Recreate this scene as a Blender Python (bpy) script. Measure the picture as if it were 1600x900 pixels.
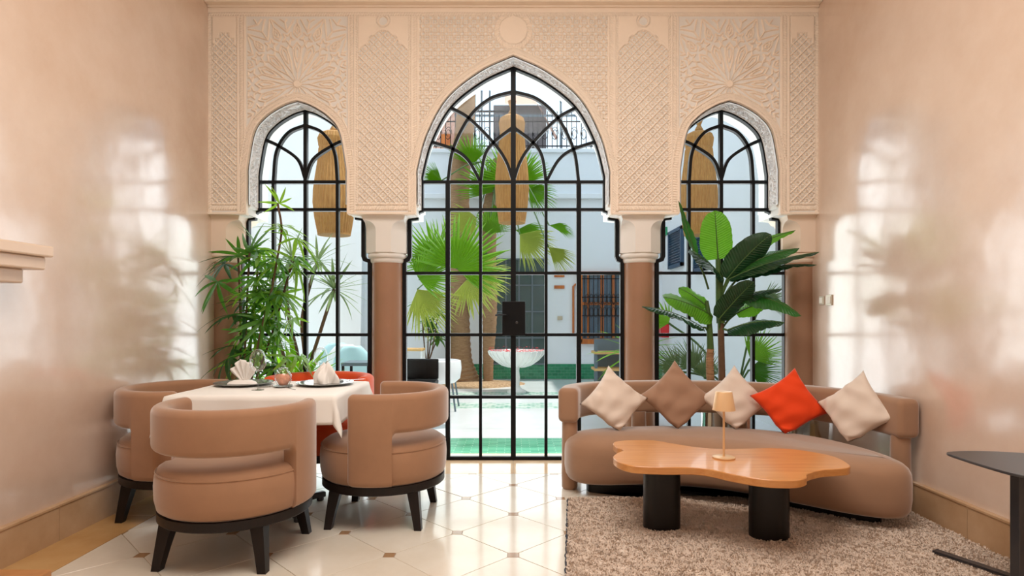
import bpy, bmesh, math, random
import numpy as np
from mathutils import Vector, Matrix, Euler

random.seed(7)
RNG = np.random.default_rng(11)
scene = bpy.context.scene
for o in list(bpy.data.objects):
    bpy.data.objects.remove(o)
COL = scene.collection
PI = math.pi

# ------------------------------------------------------------------ camera
CAM_H, FPX, VPX, VPY = 1.25, 930.0, 802.0, 495.0
cam_d = bpy.data.cameras.new('camera')
cam = bpy.data.objects.new('camera', cam_d)
COL.objects.link(cam)
cam.location = (0, 0, CAM_H)
cam.rotation_euler = (PI / 2, 0, 0)
cam_d.sensor_width = 36
cam_d.lens = FPX / 1600 * 36
cam_d.shift_x = -(VPX - 800) / 1600
cam_d.shift_y = (VPY - 450) / 1600
cam_d.clip_start = 0.05
scene.camera = cam

# ------------------------------------------------------------------ world, lights, exposure
scene.view_settings.view_transform = 'Standard'
scene.view_settings.look = 'None'
scene.view_settings.gamma = 1
scene.view_settings.exposure = 0.0
w = bpy.data.worlds.new('sky')
scene.world = w
w.use_nodes = True
nt = w.node_tree
bg = nt.nodes['Background']
bg.inputs['Color'].default_value = (0.72, 0.86, 1.0, 1)
bg.inputs['Strength'].default_value = 1.5

def lamp(name, kind, loc, rot, energy, color=(1, 1, 1), **kw):
    d = bpy.data.lights.new(name, kind)
    d.energy = energy
    d.color = color
    for k, v in kw.items():
        setattr(d, k, v)
    o = bpy.data.objects.new(name, d)
    o.location = loc
    o.rotation_euler = rot
    COL.objects.link(o)
    return o

sun = lamp('sun', 'SUN', (0, 8, 12), (0, 0, 0), 4.0, (1.0, 0.95, 0.86), angle=math.radians(1.0))
sun.rotation_euler = Vector((-0.34, -0.06, -0.93)).to_track_quat('-Z', 'Y').to_euler()
lamp('ceiling_fill', 'AREA', (0, 1.7, 4.28), (0, 0, 0), 142, (1.0, 0.95, 0.89),  # added soft fill under the ceiling, no fixture modelled
     shape='RECTANGLE', size=2.8, size_y=2.2)
lamp('rear_fill', 'AREA', (0, -3.42, 2.2), (PI / 2, 0, 0), 14, (1.0, 0.96, 0.92),  # added fill lamp in front of the solid rear wall, no window there
     shape='RECTANGLE', size=5.0, size_y=4.1)
# area lamps added outside the door and windows to boost the daylight
for x, w_, h_, z, e in ((0, 1.8, 3.2, 1.7, 50), (-1.816, 1.05, 2.8, 1.55, 27), (1.816, 1.05, 2.8, 1.55, 27)):
    lamp('window_boost', 'AREA', (x, 5.80, z), (-PI / 2, 0, 0), e, (0.94, 0.98, 1.0), shape='RECTANGLE', size=w_, size_y=h_)

# ------------------------------------------------------------------ generic helpers
def lin(c):
    return tuple(((x / 255) / 12.92 if x / 255 <= 0.04045 else ((x / 255 + 0.055) / 1.055) ** 2.4) for x in c)

def P(px, py, Y):
    """world point seen at a photo pixel, at depth Y"""
    return Vector(((px - VPX) * Y / FPX, Y, CAM_H + (VPY - py) * Y / FPX))

def link(name, data, parent=None):
    o = bpy.data.objects.new(name, data)
    COL.objects.link(o)
    if parent is not None:
        o.parent = parent
    return o

def mk(name, vf, mat, parent=None, smooth=True, angle=40, uv=None, loc=None, fix=True):
    v, f = vf
    me = bpy.data.meshes.new(name)
    me.from_pydata([tuple(p) for p in v], [], [tuple(q) for q in f])
    if fix:
        bm = bmesh.new(); bm.from_mesh(me)
        bmesh.ops.recalc_face_normals(bm, faces=bm.faces[:])
        bm.to_mesh(me); bm.free()
    if uv is not None:
        ul = me.uv_layers.new(name='UVMap')
        li = np.empty(len(me.loops), dtype=np.int32)
        me.loops.foreach_get('vertex_index', li)
        ul.data.foreach_set('uv', np.asarray(uv, dtype=np.float32)[li].ravel())
    if smooth:
        me.polygons.foreach_set('use_smooth', [True] * len(me.polygons))
        if angle < 179:
            me.set_sharp_from_angle(angle=math.radians(angle))
    if mat is not None:
        me.materials.append(mat)
    o = link(name, me, parent)
    if loc is not None:
        o.location = loc
    return o

def empty(name, loc=(0, 0, 0), rz=0):
    o = link(name, None)
    o.empty_display_size = 0.1
    o.location = loc
    o.rotation_euler = (0, 0, rz)
    return o

def tag(o, label=None, cat=None, group=None, kind=None):
    if label: o['label'] = label
    if cat: o['category'] = cat
    if group: o['group'] = group
    if kind: o['kind'] = kind
    return o

def copy_tree(o, parent=None, loc=None, rz=None):
    c = o.copy()
    COL.objects.link(c)
    if parent is not None:
        c.parent = parent
    if loc is not None: c.location = loc
    if rz is not None: c.rotation_euler = (0, 0, rz)
    for ch in list(o.children):
        copy_tree(ch, c)
    return c

def join(*vfs):
    V, F = [], []
    for v, f in vfs:
        n = len(V)
        V += [tuple(p) for p in v]
        F += [tuple(i + n for i in q) for q in f]
    return V, F

def xf(vf, M):
    return [M @ Vector(p) for p in vf[0]], vf[1]

def mv(vf, x=0, y=0, z=0):
    return [(p[0] + x, p[1] + y, p[2] + z) for p in vf[0]], vf[1]

def box(x0, x1, y0, y1, z0, z1, bevel=0, seg=2):
    bm = bmesh.new()
    bmesh.ops.create_cube(bm, size=1)
    for v in bm.verts:
        v.co = Vector(((x0 + x1) / 2 + v.co.x * (x1 - x0), (y0 + y1) / 2 + v.co.y * (y1 - y0), (z0 + z1) / 2 + v.co.z * (z1 - z0)))
    if bevel:
        bmesh.ops.bevel(bm, geom=bm.edges[:], offset=bevel, segments=seg, affect='EDGES', profile=0.5)
    return bm_out(bm)

def bm_out(bm):
    bm.verts.ensure_lookup_table(); bm.verts.index_update()
    r = [tuple(v.co) for v in bm.verts], [tuple(v.index for v in f.verts) for f in bm.faces]
    bm.free()
    return r

def lathe(prof, n=32, a0=0, a1=2 * PI):
    full = abs(a1 - a0 - 2 * PI) < 1e-6
    m = n if full else n + 1
    V, F = [], []
    for r, z in prof:
        for i in range(m):
            a = a0 + (a1 - a0) * i / n
            V.append((r * math.cos(a), r * math.sin(a), z))
    for j in range(len(prof) - 1):
        for i in range(n):
            k = (i + 1) % m
            F.append((j * m + i, j * m + k, (j + 1) * m + k, (j + 1) * m + i))
    if full:
        if prof[0][0] > 1e-5: F.append(tuple(range(m))[::-1])
        if prof[-1][0] > 1e-5: F.append(tuple((len(prof) - 1) * m + i for i in range(m)))
    return V, F

def catmull(pts, n=8, closed=False):
    pts = [Vector(p) for p in pts]
    out = []
    N = len(pts)
    rng = range(N) if closed else range(N - 1)
    for i in rng:
        if closed:
            p0, p1, p2, p3 = pts[i - 1], pts[i], pts[(i + 1) % N], pts[(i + 2) % N]
        else:
            p1, p2 = pts[i], pts[i + 1]
            p0 = pts[i - 1] if i > 0 else p1 * 2 - p2
            p3 = pts[i + 2] if i + 2 < N else p2 * 2 - p1
        for k in range(n):
            t = k / n
            out.append(0.5 * ((2 * p1) + (p2 - p0) * t + (2 * p0 - 5 * p1 + 4 * p2 - p3) * t * t + (3 * p1 - p0 - 3 * p2 + p3) * t ** 3))
    if not closed:
        out.append(pts[-1].copy())
    return out

def tube(pts, rad, n=8, cap=True):
    pts = [Vector(p) for p in pts]
    N = len(pts)
    if not hasattr(rad, '__len__'):
        rad = [rad] * N
    V, F = [], []
    T0 = (pts[1] - pts[0]).normalized()
    up = Vector((0, 0, 1)) if abs(T0.z) < 0.9 else Vector((1, 0, 0))
    U = (up - T0 * up.dot(T0)).normalized()
    for i in range(N):
        T = (pts[min(i + 1, N - 1)] - pts[max(i - 1, 0)]).normalized()
        U = (U - T * U.dot(T)).normalized()
        W = T.cross(U)
        for k in range(n):
            a = 2 * PI * k / n
            V.append(pts[i] + (U * math.cos(a) + W * math.sin(a)) * rad[i])
    for i in range(N - 1):
        for k in range(n):
            F.append((i * n + k, i * n + (k + 1) % n, (i + 1) * n + (k + 1) % n, (i + 1) * n + k))
    if cap:
        F.append(tuple(range(n))[::-1])
        F.append(tuple((N - 1) * n + k for k in range(n)))
    return V, F

def offset_poly(poly, d):
    """inset (d>0) a closed CCW 2D polygon along vertex normals"""
    N = len(poly)
    out = []
    for i in range(N):
        a, b, c = Vector(poly[i - 1]), Vector(poly[i]), Vector(poly[(i + 1) % N])
        t = (c - a)
        if t.length < 1e-9: t = Vector((1, 0))
        t.normalize()
        out.append(Vector((b.x - t.y * d, b.y + t.x * d)))
    return out

def area2(poly):
    return 0.5 * sum(poly[i - 1][0] * poly[i][1] - poly[i][0] * poly[i - 1][1] for i in range(len(poly)))

def layered(poly, layers):
    """stack of (z, inset) rings over a closed 2D outline, capped"""
    if area2(poly) < 0: poly = poly[::-1]
    V, F = [], []
    n = len(poly)
    for z, d in layers:
        for p in offset_poly(poly, d):
            V.append((p.x, p.y, z))
    for j in range(len(layers) - 1):
        for i in range(n):
            k = (i + 1) % n
            F.append((j * n + i, j * n + k, (j + 1) * n + k, (j + 1) * n + i))
    F.append(tuple(range(n))[::-1])
    F.append(tuple((len(layers) - 1) * n + i for i in range(n)))
    return V, F

def slab_xz(poly, y0, y1):
    """extrude a closed outline in X,Z along Y"""
    if area2(poly) < 0: poly = poly[::-1]
    n = len(poly)
    V = [(p[0], y0, p[1]) for p in poly] + [(p[0], y1, p[1]) for p in poly]
    F = [tuple(range(n)), tuple(range(2 * n - 1, n - 1, -1))]
    F += [(i, i + n, (i + 1) % n + n, (i + 1) % n) for i in range(n)]
    return V, F

def bar_xz(pts, wd, y0, y1, closed=False):
    """flat bar of width wd following a polyline in X,Z between depths y0 and y1"""
    pts = [Vector((p[0], p[1])) for p in pts]
    N = len(pts)
    V, F = [], []
    for i in range(N):
        if closed:
            a, c = pts[i - 1], pts[(i + 1) % N]
        else:
            a, c = pts[max(i - 1, 0)], pts[min(i + 1, N - 1)]
        b = pts[i]
        d1 = (b - a).normalized() if (b - a).length > 1e-9 else (c - b).normalized()
        d2 = (c - b).normalized() if (c - b).length > 1e-9 else d1
        t = (d1 + d2)
        t = t.normalized() if t.length > 1e-6 else d1
        cosh = max(0.5, t.dot(d1))
        nrm = Vector((-t.y, t.x)) * (wd / 2 / cosh)
        p, q = b + nrm, b - nrm
        V += [(p.x, y0, p.y), (q.x, y0, q.y), (q.x, y1, q.y), (p.x, y1, p.y)]
    M = N if closed else N - 1
    for i in range(M):
        k = (i + 1) % N
        for s in range(4):
            F.append((i * 4 + s, i * 4 + (s + 1) % 4, k * 4 + (s + 1) % 4, k * 4 + s))
    if not closed:
        F.append((3, 2, 1, 0))
        e = (N - 1) * 4
        F.append((e, e + 1, e + 2, e + 3))
    return V, F

def mesh_np(name, V, Q, mat, parent=None, smooth=True):
    me = bpy.data.meshes.new(name)
    V = np.asarray(V, dtype=np.float32); Q = np.asarray(Q, dtype=np.int32)
    k = Q.shape[1]
    me.vertices.add(len(V)); me.vertices.foreach_set('co', V.ravel())
    me.loops.add(Q.size); me.loops.foreach_set('vertex_index', Q.ravel())
    me.polygons.add(len(Q))
    me.polygons.foreach_set('loop_start', np.arange(0, Q.size, k, dtype=np.int32))
    me.update(calc_edges=True)
    me.validate()
    if smooth:
        me.polygons.foreach_set('use_smooth', np.ones(len(me.polygons), dtype=bool))
    me.materials.append(mat)
    return link(name, me, parent)

# ------------------------------------------------------------------ materials
def material(name, color, rough=0.5, metal=0.0, spec=0.5, var=0.0, vscale=4.0, col2=None, bump=0.0, bscale=60.0,
             bdist=0.01, sheen=0.0, coat=0.0, stretch=None, rvar=0.0, trans=0.0, detail=4.0):
    m = bpy.data.materials.new(name)
    m.use_nodes = True
    n, l = m.node_tree.nodes, m.node_tree.links
    b = n['Principled BSDF']
    c = (*lin(color), 1)
    b.inputs['Base Color'].default_value = c
    b.inputs['Roughness'].default_value = rough
    b.inputs['Metallic'].default_value = metal
    b.inputs['Specular IOR Level'].default_value = spec
    if sheen:
        b.inputs['Sheen Weight'].default_value = sheen
        b.inputs['Sheen Roughness'].default_value = 0.4
    if coat:
        b.inputs['Coat Weight'].default_value = coat
        b.inputs['Coat Roughness'].default_value = 0.08
    tc = n.new('ShaderNodeTexCoord')
    src = tc.outputs['Object']
    if stretch:
        mp = n.new('ShaderNodeMapping')
        mp.inputs['Scale'].default_value = stretch
        l.new(src, mp.inputs['Vector'])
        src = mp.outputs['Vector']
    if var or col2 or rvar:
        nz = n.new('ShaderNodeTexNoise')
        nz.inputs['Scale'].default_value = vscale
        nz.inputs['Detail'].default_value = detail
        nz.inputs['Roughness'].default_value = 0.6
        l.new(src, nz.inputs['Vector'])
        rp = n.new('ShaderNodeValToRGB')
        rp.color_ramp.elements[0].position = 0.32
        rp.color_ramp.elements[1].position = 0.68
        c2 = (*lin(col2), 1) if col2 else tuple(min(1, x * (1 - var)) for x in c[:3]) + (1,)
        rp.color_ramp.elements[0].color = c2
        rp.color_ramp.elements[1].color = c
        l.new(nz.outputs['Fac'], rp.inputs['Fac'])
        l.new(rp.outputs['Color'], b.inputs['Base Color'])
        if rvar:
            mr = n.new('ShaderNodeMapRange')
            mr.inputs['To Min'].default_value = max(0.02, rough - rvar)
            mr.inputs['To Max'].default_value = rough + rvar
            mr.inputs['From Min'].default_value = 0.3
            mr.inputs['From Max'].default_value = 0.7
            l.new(nz.outputs['Fac'], mr.inputs['Value'])
            l.new(mr.outputs['Result'], b.inputs['Roughness'])
    if bump:
        nb = n.new('ShaderNodeTexNoise')
        nb.inputs['Scale'].default_value = bscale
        nb.inputs['Detail'].default_value = 3
        l.new(src, nb.inputs['Vector'])
        bp = n.new('ShaderNodeBump')
        bp.inputs['Strength'].default_value = bump
        bp.inputs['Distance'].default_value = bdist
        l.new(nb.outputs['Fac'], bp.inputs['Height'])
        l.new(bp.outputs['Normal'], b.inputs['Normal'])
    if trans:
        tr = n.new('ShaderNodeBsdfTranslucent')
        tr.inputs['Color'].default_value = tuple(min(1, x * 1.6) for x in c[:3]) + (1,)
        mx = n.new('ShaderNodeMixShader')
        mx.inputs['Fac'].default_value = trans
        l.new(b.outputs['BSDF'], mx.inputs[1])
        l.new(tr.outputs['BSDF'], mx.inputs[2])
        l.new(mx.outputs['Shader'], n['Material Output'].inputs['Surface'])
    return m

def thin_glass(name, tint=(0.97, 0.985, 0.985), base=0.03, rim=0.5, power=4.0):
    """clear sheet: transparent with a mirror share that grows towards grazing angles"""
    m = bpy.data.materials.new(name)
    m.use_nodes = True
    n, l = m.node_tree.nodes, m.node_tree.links
    n.remove(n['Principled BSDF'])
    t = n.new('ShaderNodeBsdfTransparent'); t.inputs['Color'].default_value = (*tint, 1)
    g = n.new('ShaderNodeBsdfGlossy'); g.inputs['Roughness'].default_value = 0.0
    lw = n.new('ShaderNodeLayerWeight'); lw.inputs['Blend'].default_value = 0.5
    pw = n.new('ShaderNodeMath'); pw.operation = 'POWER'; pw.inputs[1].default_value = power
    l.new(lw.outputs['Facing'], pw.inputs[0])
    ma = n.new('ShaderNodeMath'); ma.operation = 'MULTIPLY_ADD'; ma.inputs[1].default_value = rim; ma.inputs[2].default_value = base
    l.new(pw.outputs[0], ma.inputs[0])
    mx = n.new('ShaderNodeMixShader')
    l.new(ma.outputs[0], mx.inputs['Fac'])
    l.new(t.outputs['BSDF'], mx.inputs[1]); l.new(g.outputs['BSDF'], mx.inputs[2])
    l.new(mx.outputs['Shader'], n['Material Output'].inputs['Surface'])
    return m

def tadelakt(name, c1, c2):
    """polished lime plaster: soft colour clouds, faint trowel waves, waxy gloss"""
    m = bpy.data.materials.new(name)
    m.use_nodes = True
    n, l = m.node_tree.nodes, m.node_tree.links
    b = n['Principled BSDF']
    tc = n.new('ShaderNodeTexCoord')
    a = n.new('ShaderNodeTexNoise'); a.inputs['Scale'].default_value = 1.3; a.inputs['Detail'].default_value = 8; a.inputs['Roughness'].default_value = 0.65
    l.new(tc.outputs['Object'], a.inputs['Vector'])
    r = n.new('ShaderNodeValToRGB')
    r.color_ramp.elements[0].position = 0.3; r.color_ramp.elements[1].position = 0.7
    r.color_ramp.elements[0].color = (*lin(c2), 1); r.color_ramp.elements[1].color = (*lin(c1), 1)
    l.new(a.outputs['Fac'], r.inputs['Fac']); l.new(r.outputs['Color'], b.inputs['Base Color'])
    w1 = n.new('ShaderNodeTexNoise'); w1.inputs['Scale'].default_value = 2.6; w1.inputs['Detail'].default_value = 2
    w2 = n.new('ShaderNodeTexNoise'); w2.inputs['Scale'].default_value = 10; w2.inputs['Detail'].default_value = 4
    l.new(tc.outputs['Object'], w1.inputs['Vector']); l.new(tc.outputs['Object'], w2.inputs['Vector'])
    b1 = n.new('ShaderNodeBump'); b1.inputs['Strength'].default_value = 0.2; b1.inputs['Distance'].default_value = 0.03
    b2 = n.new('ShaderNodeBump'); b2.inputs['Strength'].default_value = 0.06; b2.inputs['Distance'].default_value = 0.003
    l.new(w1.outputs['Fac'], b1.inputs['Height']); l.new(w2.outputs['Fac'], b2.inputs['Height'])
    l.new(b1.outputs['Normal'], b2.inputs['Normal']); l.new(b2.outputs['Normal'], b.inputs['Normal'])
    mr = n.new('ShaderNodeMapRange'); mr.inputs['From Min'].default_value = 0.3; mr.inputs['From Max'].default_value = 0.7
    mr.inputs['To Min'].default_value = 0.17; mr.inputs['To Max'].default_value = 0.26
    l.new(w2.outputs['Fac'], mr.inputs['Value']); l.new(mr.outputs['Result'], b.inputs['Roughness'])
    b.inputs['Specular IOR Level'].default_value = 0.9
    b.inputs['Coat Weight'].default_value = 1.0
    b.inputs['Coat IOR'].default_value = 1.8
    b.inputs['Coat Roughness'].default_value = 0.16
    l.new(b2.outputs['Normal'], b.inputs['Coat Normal'])
    return m

def grid_tile(name, c1, c2, grout, sx, sy, rough=0.25, axes='XY', rot=0.0):
    """small glazed tiles for surfaces too far off to tell tile from tile"""
    m = bpy.data.materials.new(name)
    m.use_nodes = True
    n, l = m.node_tree.nodes, m.node_tree.links
    b = n['Principled BSDF']
    tc = n.new('ShaderNodeTexCoord')
    mp = n.new('ShaderNodeMapping')
    if axes == 'XZ': mp.inputs['Rotation'].default_value = (PI / 2, 0, rot)
    elif axes == 'YZ': mp.inputs['Rotation'].default_value = (PI / 2, 0, PI / 2)
    else: mp.inputs['Rotation'].default_value = (0, 0, rot)
    l.new(tc.outputs['Object'], mp.inputs['Vector'])
    br = n.new('ShaderNodeTexBrick')
    br.inputs['Scale'].default_value = 1
    br.inputs['Brick Width'].default_value = sx
    br.inputs['Row Height'].default_value = sy
    br.inputs['Mortar Size'].default_value = min(sx, sy) * 0.05
    br.inputs['Color1'].default_value = (*lin(c1), 1)
    br.inputs['Color2'].default_value = (*lin(c2), 1)
    br.inputs['Mortar'].default_value = (*lin(grout), 1)
    l.new(mp.outputs['Vector'], br.inputs['Vector'])
    l.new(br.outputs['Color'], b.inputs['Base Color'])
    b.inputs['Roughness'].default_value = rough
    return m

def wood(name, c1, c2, scale=(1.2, 14, 14), rough=0.35, coat=0.2):
    m = material(name, c1, rough=rough, col2=c2, vscale=2.2, stretch=scale, coat=coat, detail=7, bump=0.05, bscale=8)
    return m

M = {}
M['tadelakt'] = tadelakt('tadelakt', (231, 210, 194), (214, 185, 164))
M['column'] = material('column_plaster', (164, 124, 97), rough=0.42, var=0.1, vscale=3, bump=0.08, bscale=25)
M['carved'] = material('carved_plaster', (250, 234, 216), rough=0.75, var=0.04, vscale=6, bump=0.1, bscale=90, bdist=0.003)
M['white_plaster'] = material('white_plaster', (236, 232, 226), rough=0.65, var=0.03, vscale=3)
M['cream_plaster'] = material('cream_plaster', (240, 218, 198), rough=0.65, var=0.04, vscale=3)
M['soffit'] = material('carved_white_plaster', (248, 250, 252), rough=0.7)
M['ceiling'] = material('ceiling_paint', (240, 226, 210), rough=0.8)
M['iron'] = material('black_iron', (12, 14, 17), rough=0.45, spec=0.2)
M['glass'] = thin_glass('window_glass', base=0.01, rim=0.35)
M['tile'] = material('cream_marble', (230, 222, 208), rough=0.14, col2=(218, 206, 188), vscale=2.4, detail=8, spec=0.45, coat=0.12, bump=0.015, bscale=9)
M['insert'] = material('brown_marble', (176, 140, 104), rough=0.15, var=0.25, vscale=12)
M['grout'] = material('grout', (176, 158, 136), rough=0.7)
M['border'] = material('ochre_marble', (205, 165, 112), rough=0.14, col2=(184, 138, 84), vscale=2.2, detail=8)
M['threshold'] = material('beige_marble', (232, 205, 172), rough=0.14, col2=(218, 184, 146), vscale=2.5, detail=8)
M['base'] = material('baseboard_marble', (205, 172, 138), rough=0.25, col2=(184, 148, 110), vscale=3, detail=8)
M['fabric'] = material('beige_velvet', (164, 122, 91), rough=0.85, sheen=0.7, var=0.08, vscale=9, bump=0.15, bscale=400, bdist=0.001)
M['sofa'] = material('taupe_velvet', (164, 126, 98), rough=0.85, sheen=0.8, var=0.07, vscale=6, bump=0.15, bscale=400, bdist=0.001)
M['orange_fabric'] = material('orange_velvet', (226, 84, 30), rough=0.8, sheen=0.3, var=0.12, vscale=7, bump=0.15, bscale=400, bdist=0.001)
M['dark_wood'] = material('wenge_wood', (30, 20, 17), rough=0.4, col2=(20, 13, 12), vscale=4, stretch=(10, 10, 1.0), spec=0.3)
M['cloth'] = material('white_tablecloth', (240, 236, 230), rough=0.85, bump=0.1, bscale=500, bdist=0.0006)
M['napkin'] = material('white_napkin', (242, 238, 233), rough=0.85, bump=0.1, bscale=300, bdist=0.0006)
M['oak'] = wood('oak_top', (214, 152, 88), (196, 128, 66))
M['black_wood'] = material('black_lacquer', (18, 15, 15), rough=0.35, spec=0.4)
M['lamp_gold'] = material('champagne_paint', (226, 186, 140), rough=0.35, metal=0.25)
M['rug'] = material('rug_wool', (226, 208, 192), rough=0.95, var=0.06, vscale=60, sheen=0.2)
M['rug_edge'] = material('navy_stitch', (44, 46, 58), rough=0.9)
M['steel_black'] = material('powder_coated_steel', (50, 49, 52), rough=0.3, spec=0.5)
M['cream_pillow'] = material('cream_linen', (228, 212, 198), rough=0.9, sheen=0.2, bump=0.2, bscale=350, bdist=0.001)
M['taupe_pillow'] = material('taupe_linen', (164, 128, 104), rough=0.9, sheen=0.2, bump=0.2, bscale=350, bdist=0.001)
M['orange_pillow'] = material('orange_cotton', (234, 66, 2), rough=0.85, sheen=0.2, bump=0.2, bscale=350, bdist=0.001)
M['silver'] = material('polished_steel', (208, 208, 206), rough=0.12, metal=1.0)
M['plate'] = material('grey_glass_plate', (150, 152, 150), rough=0.12, coat=0.5)
M['soil'] = material('soil', (60, 44, 32), rough=1.0, bump=0.6, bscale=40)
M['banana'] = material('banana_leaf', (44, 98, 34), rough=0.34, col2=(30, 74, 26), vscale=5, trans=0.35)
M['banana_bright'] = material('backlit_banana_leaf', (88, 142, 30), rough=0.36, col2=(66, 118, 26), vscale=5, trans=0.32)  # brighter green, backlight put into the leaf colour
M['banana_dark'] = material('dark_banana_leaf', (28, 66, 34), rough=0.3, col2=(20, 50, 26), vscale=5, trans=0.15)  # darker, less translucent green
M['leaf_a'] = material('lady_palm_leaf', (86, 142, 42), rough=0.4, col2=(62, 112, 34), vscale=6, trans=0.36)
M['leaf_b'] = material('lady_palm_backlit_leaf', (132, 176, 50), rough=0.4, col2=(100, 148, 40), vscale=6, trans=0.45)  # lighter green for backlit leaves, the glow partly in the colour
M['leaf_c'] = material('lady_palm_dark_leaf', (48, 90, 40), rough=0.4, col2=(36, 72, 32), vscale=6, trans=0.3)  # darkest of the three leaf greens
M['stem'] = material('brown_stem', (104, 76, 52), rough=0.7, var=0.3, vscale=20)
M['green_stem'] = material('green_stem', (70, 104, 44), rough=0.5, var=0.3, vscale=10)
M['fan'] = material('fan_palm_leaf', (112, 166, 0), rough=0.5, trans=0.3, var=0.2, vscale=3)
M['fan_pale'] = material('fan_palm_faded_leaf', (186, 196, 96), rough=0.45, trans=0.4, var=0.2, vscale=3)
M['yucca'] = material('yucca_leaf', (116, 138, 92), rough=0.4, trans=0.3)
M['trunk'] = material('palm_bark', (178, 140, 104), rough=0.9, col2=(146, 110, 78), vscale=5, stretch=(2, 2, 16), bump=0.6, bscale=7, bdist=0.04)
M['wicker'] = material('wicker', (202, 156, 92), rough=0.7, col2=(170, 120, 62), vscale=30, stretch=(3, 3, 0.3), trans=0.15)
M['court_white'] = material('courtyard_white', (236, 240, 244), rough=0.8, var=0.03, vscale=1.5)
M['court_green'] = grid_tile('green_zellige_floor', (58, 140, 108), (84, 166, 132), (140, 190, 166), 0.16, 0.05, 0.22, rot=0.0)
M['court_marble'] = material('courtyard_marble', (232, 234, 236), rough=0.2, col2=(216, 220, 222), vscale=1.5, detail=7)
M['court_mosaic'] = grid_tile('mosaic_band', (120, 176, 154), (214, 226, 218), (226, 232, 228), 0.07, 0.07, 0.25, rot=0.5)
M['dado'] = grid_tile('green_zellige_wall', (24, 116, 80), (44, 140, 98), (90, 160, 130), 0.12, 0.06, 0.2, axes='XZ')
M['gravel'] = material('gravel', (200, 168, 132), rough=0.95, col2=(150, 116, 84), vscale=26, bump=0.8, bscale=40, bdist=0.03)
M['marble_white'] = material('white_fountain_marble', (238, 238, 236), rough=0.25, var=0.06, vscale=4)
M['petal'] = material('red_petal', (214, 20, 44), rough=0.6)
M['cedar'] = wood('cedar_wood', (206, 116, 42), (168, 84, 26), (8, 8, 1.2), 0.4, 0.1)
M['brickwall'] = material('pink_render', (214, 168, 148), rough=0.9, var=0.12, vscale=6)
M['dark_panel'] = material('dark_roof_panel', (96, 90, 92), rough=0.6, var=0.1, vscale=3)
M['teal_glass'] = material('dark_teal_glass', (66, 92, 92), rough=0.12, var=0.25, vscale=2)
M['pane_far'] = material('far_window_pane', (96, 128, 150), rough=0.1, var=0.3, vscale=4)
M['blue_shutter'] = material('blue_shutter_paint', (22, 66, 96), rough=0.5)
M['teal_plastic'] = material('aqua_plastic', (186, 226, 232), rough=0.35)
M['white_plastic'] = material('white_seat_vinyl', (240, 240, 242), rough=0.4)
M['terracotta'] = material('terracotta', (186, 104, 66), rough=0.8, var=0.15, vscale=8)
M['grey_blue'] = material('grey_blue_paint', (96, 112, 122), rough=0.55)
M['pine'] = wood('pine_wood', (222, 180, 118), (200, 152, 90), (1.2, 9, 9), 0.5, 0.0)
M['red_paint'] = material('red_paint', (214, 30, 36), rough=0.35)
M['sign_green'] = material('sign_green', (24, 150, 96), rough=0.4)
M['switch'] = material('brushed_switch_plate', (206, 196, 176), rough=0.3, metal=0.5)
M['switch_key'] = material('switch_key', (236, 230, 216), rough=0.4)
M['potpourri'] = material('peach_filling', (238, 166, 134), rough=0.7, var=0.3, vscale=40)
M['mantel'] = material('mantel_plaster', (226, 200, 176), rough=0.3, var=0.08, vscale=3, bump=0.1, bscale=12)
M['hearth'] = material('hearth_stone', (206, 146, 92), rough=0.3, var=0.2, vscale=5)
M['planter_dark'] = material('dark_planter', (70, 62, 56), rough=0.5)

def real_glass(name):
    m = bpy.data.materials.new(name); m.use_nodes = True
    b = m.node_tree.nodes['Principled BSDF']
    b.inputs['Transmission Weight'].default_value = 1
    b.inputs['Roughness'].default_value = 0.0
    b.inputs['IOR'].default_value = 1.45
    return m
M['crystal'] = thin_glass('wine_glass_crystal', (0.96, 0.97, 0.97), 0.07, 0.9, 2.4)

# ================================================================== THE ROOM
W = 2.56          # half width between the side walls
YP = 4.99         # face of the carved plaster
YG = 5.213        # plane of the glazing
YB = 5.44         # courtyard face of that wall
ZTOP = 4.32       # ceiling
ZS = 2.115        # underside of the carved plaster
YR = -3.5         # rear wall

# -------- floor
floor = tag(empty('floor'), 'polished cream marble floor of diagonal tiles with small brown inserts', 'floor', kind='structure')
mk('grout_bed', box(-W - .1, W + .1, YR - .1, YB, -0.12, -0.004), M['grout'], floor, smooth=False)
def clip_poly(poly, xa, xb, ya, yb):
    def cl(pts, ins, cut):
        out = []
        for i in range(len(pts)):
            a, b = pts[i - 1], pts[i]
            ia, ib = ins(a), ins(b)
            if ia != ib: out.append(cut(a, b))
            if ib: out.append(b)
        return out
    def lx(x): return lambda a, b: (x, a[1] + (b[1] - a[1]) * (x - a[0]) / (b[0] - a[0]))
    def ly(y): return lambda a, b: (a[0] + (b[0] - a[0]) * (y - a[1]) / (b[1] - a[1]), y)
    for ins, cut in ((lambda p: p[0] >= xa, lx(xa)), (lambda p: p[0] <= xb, lx(xb)), (lambda p: p[1] >= ya, ly(ya)), (lambda p: p[1] <= yb, ly(yb))):
        poly = cl(poly, ins, cut)
        if len(poly) < 3: return []
    return poly
HD, INS, GAP = 0.325, 0.031, 0.0026
TX, TY0, TY1 = 2.255, -1.2, 4.742
h_ = HD - GAP
c_ = HD - INS
octo = [(c_, -(h_ - c_)), (c_, h_ - c_), (h_ - c_, c_), (-(h_ - c_), c_), (-c_, h_ - c_), (-c_, -(h_ - c_)), (-(h_ - c_), -c_), (h_ - c_, -c_)]
whole_tile = None
def slab_xy(poly, z0, z1, bev=0.0012):
    return layered(poly, [(z0, 0), (z1 - bev, 0), (z1, bev)])
whole_ins = None
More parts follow.
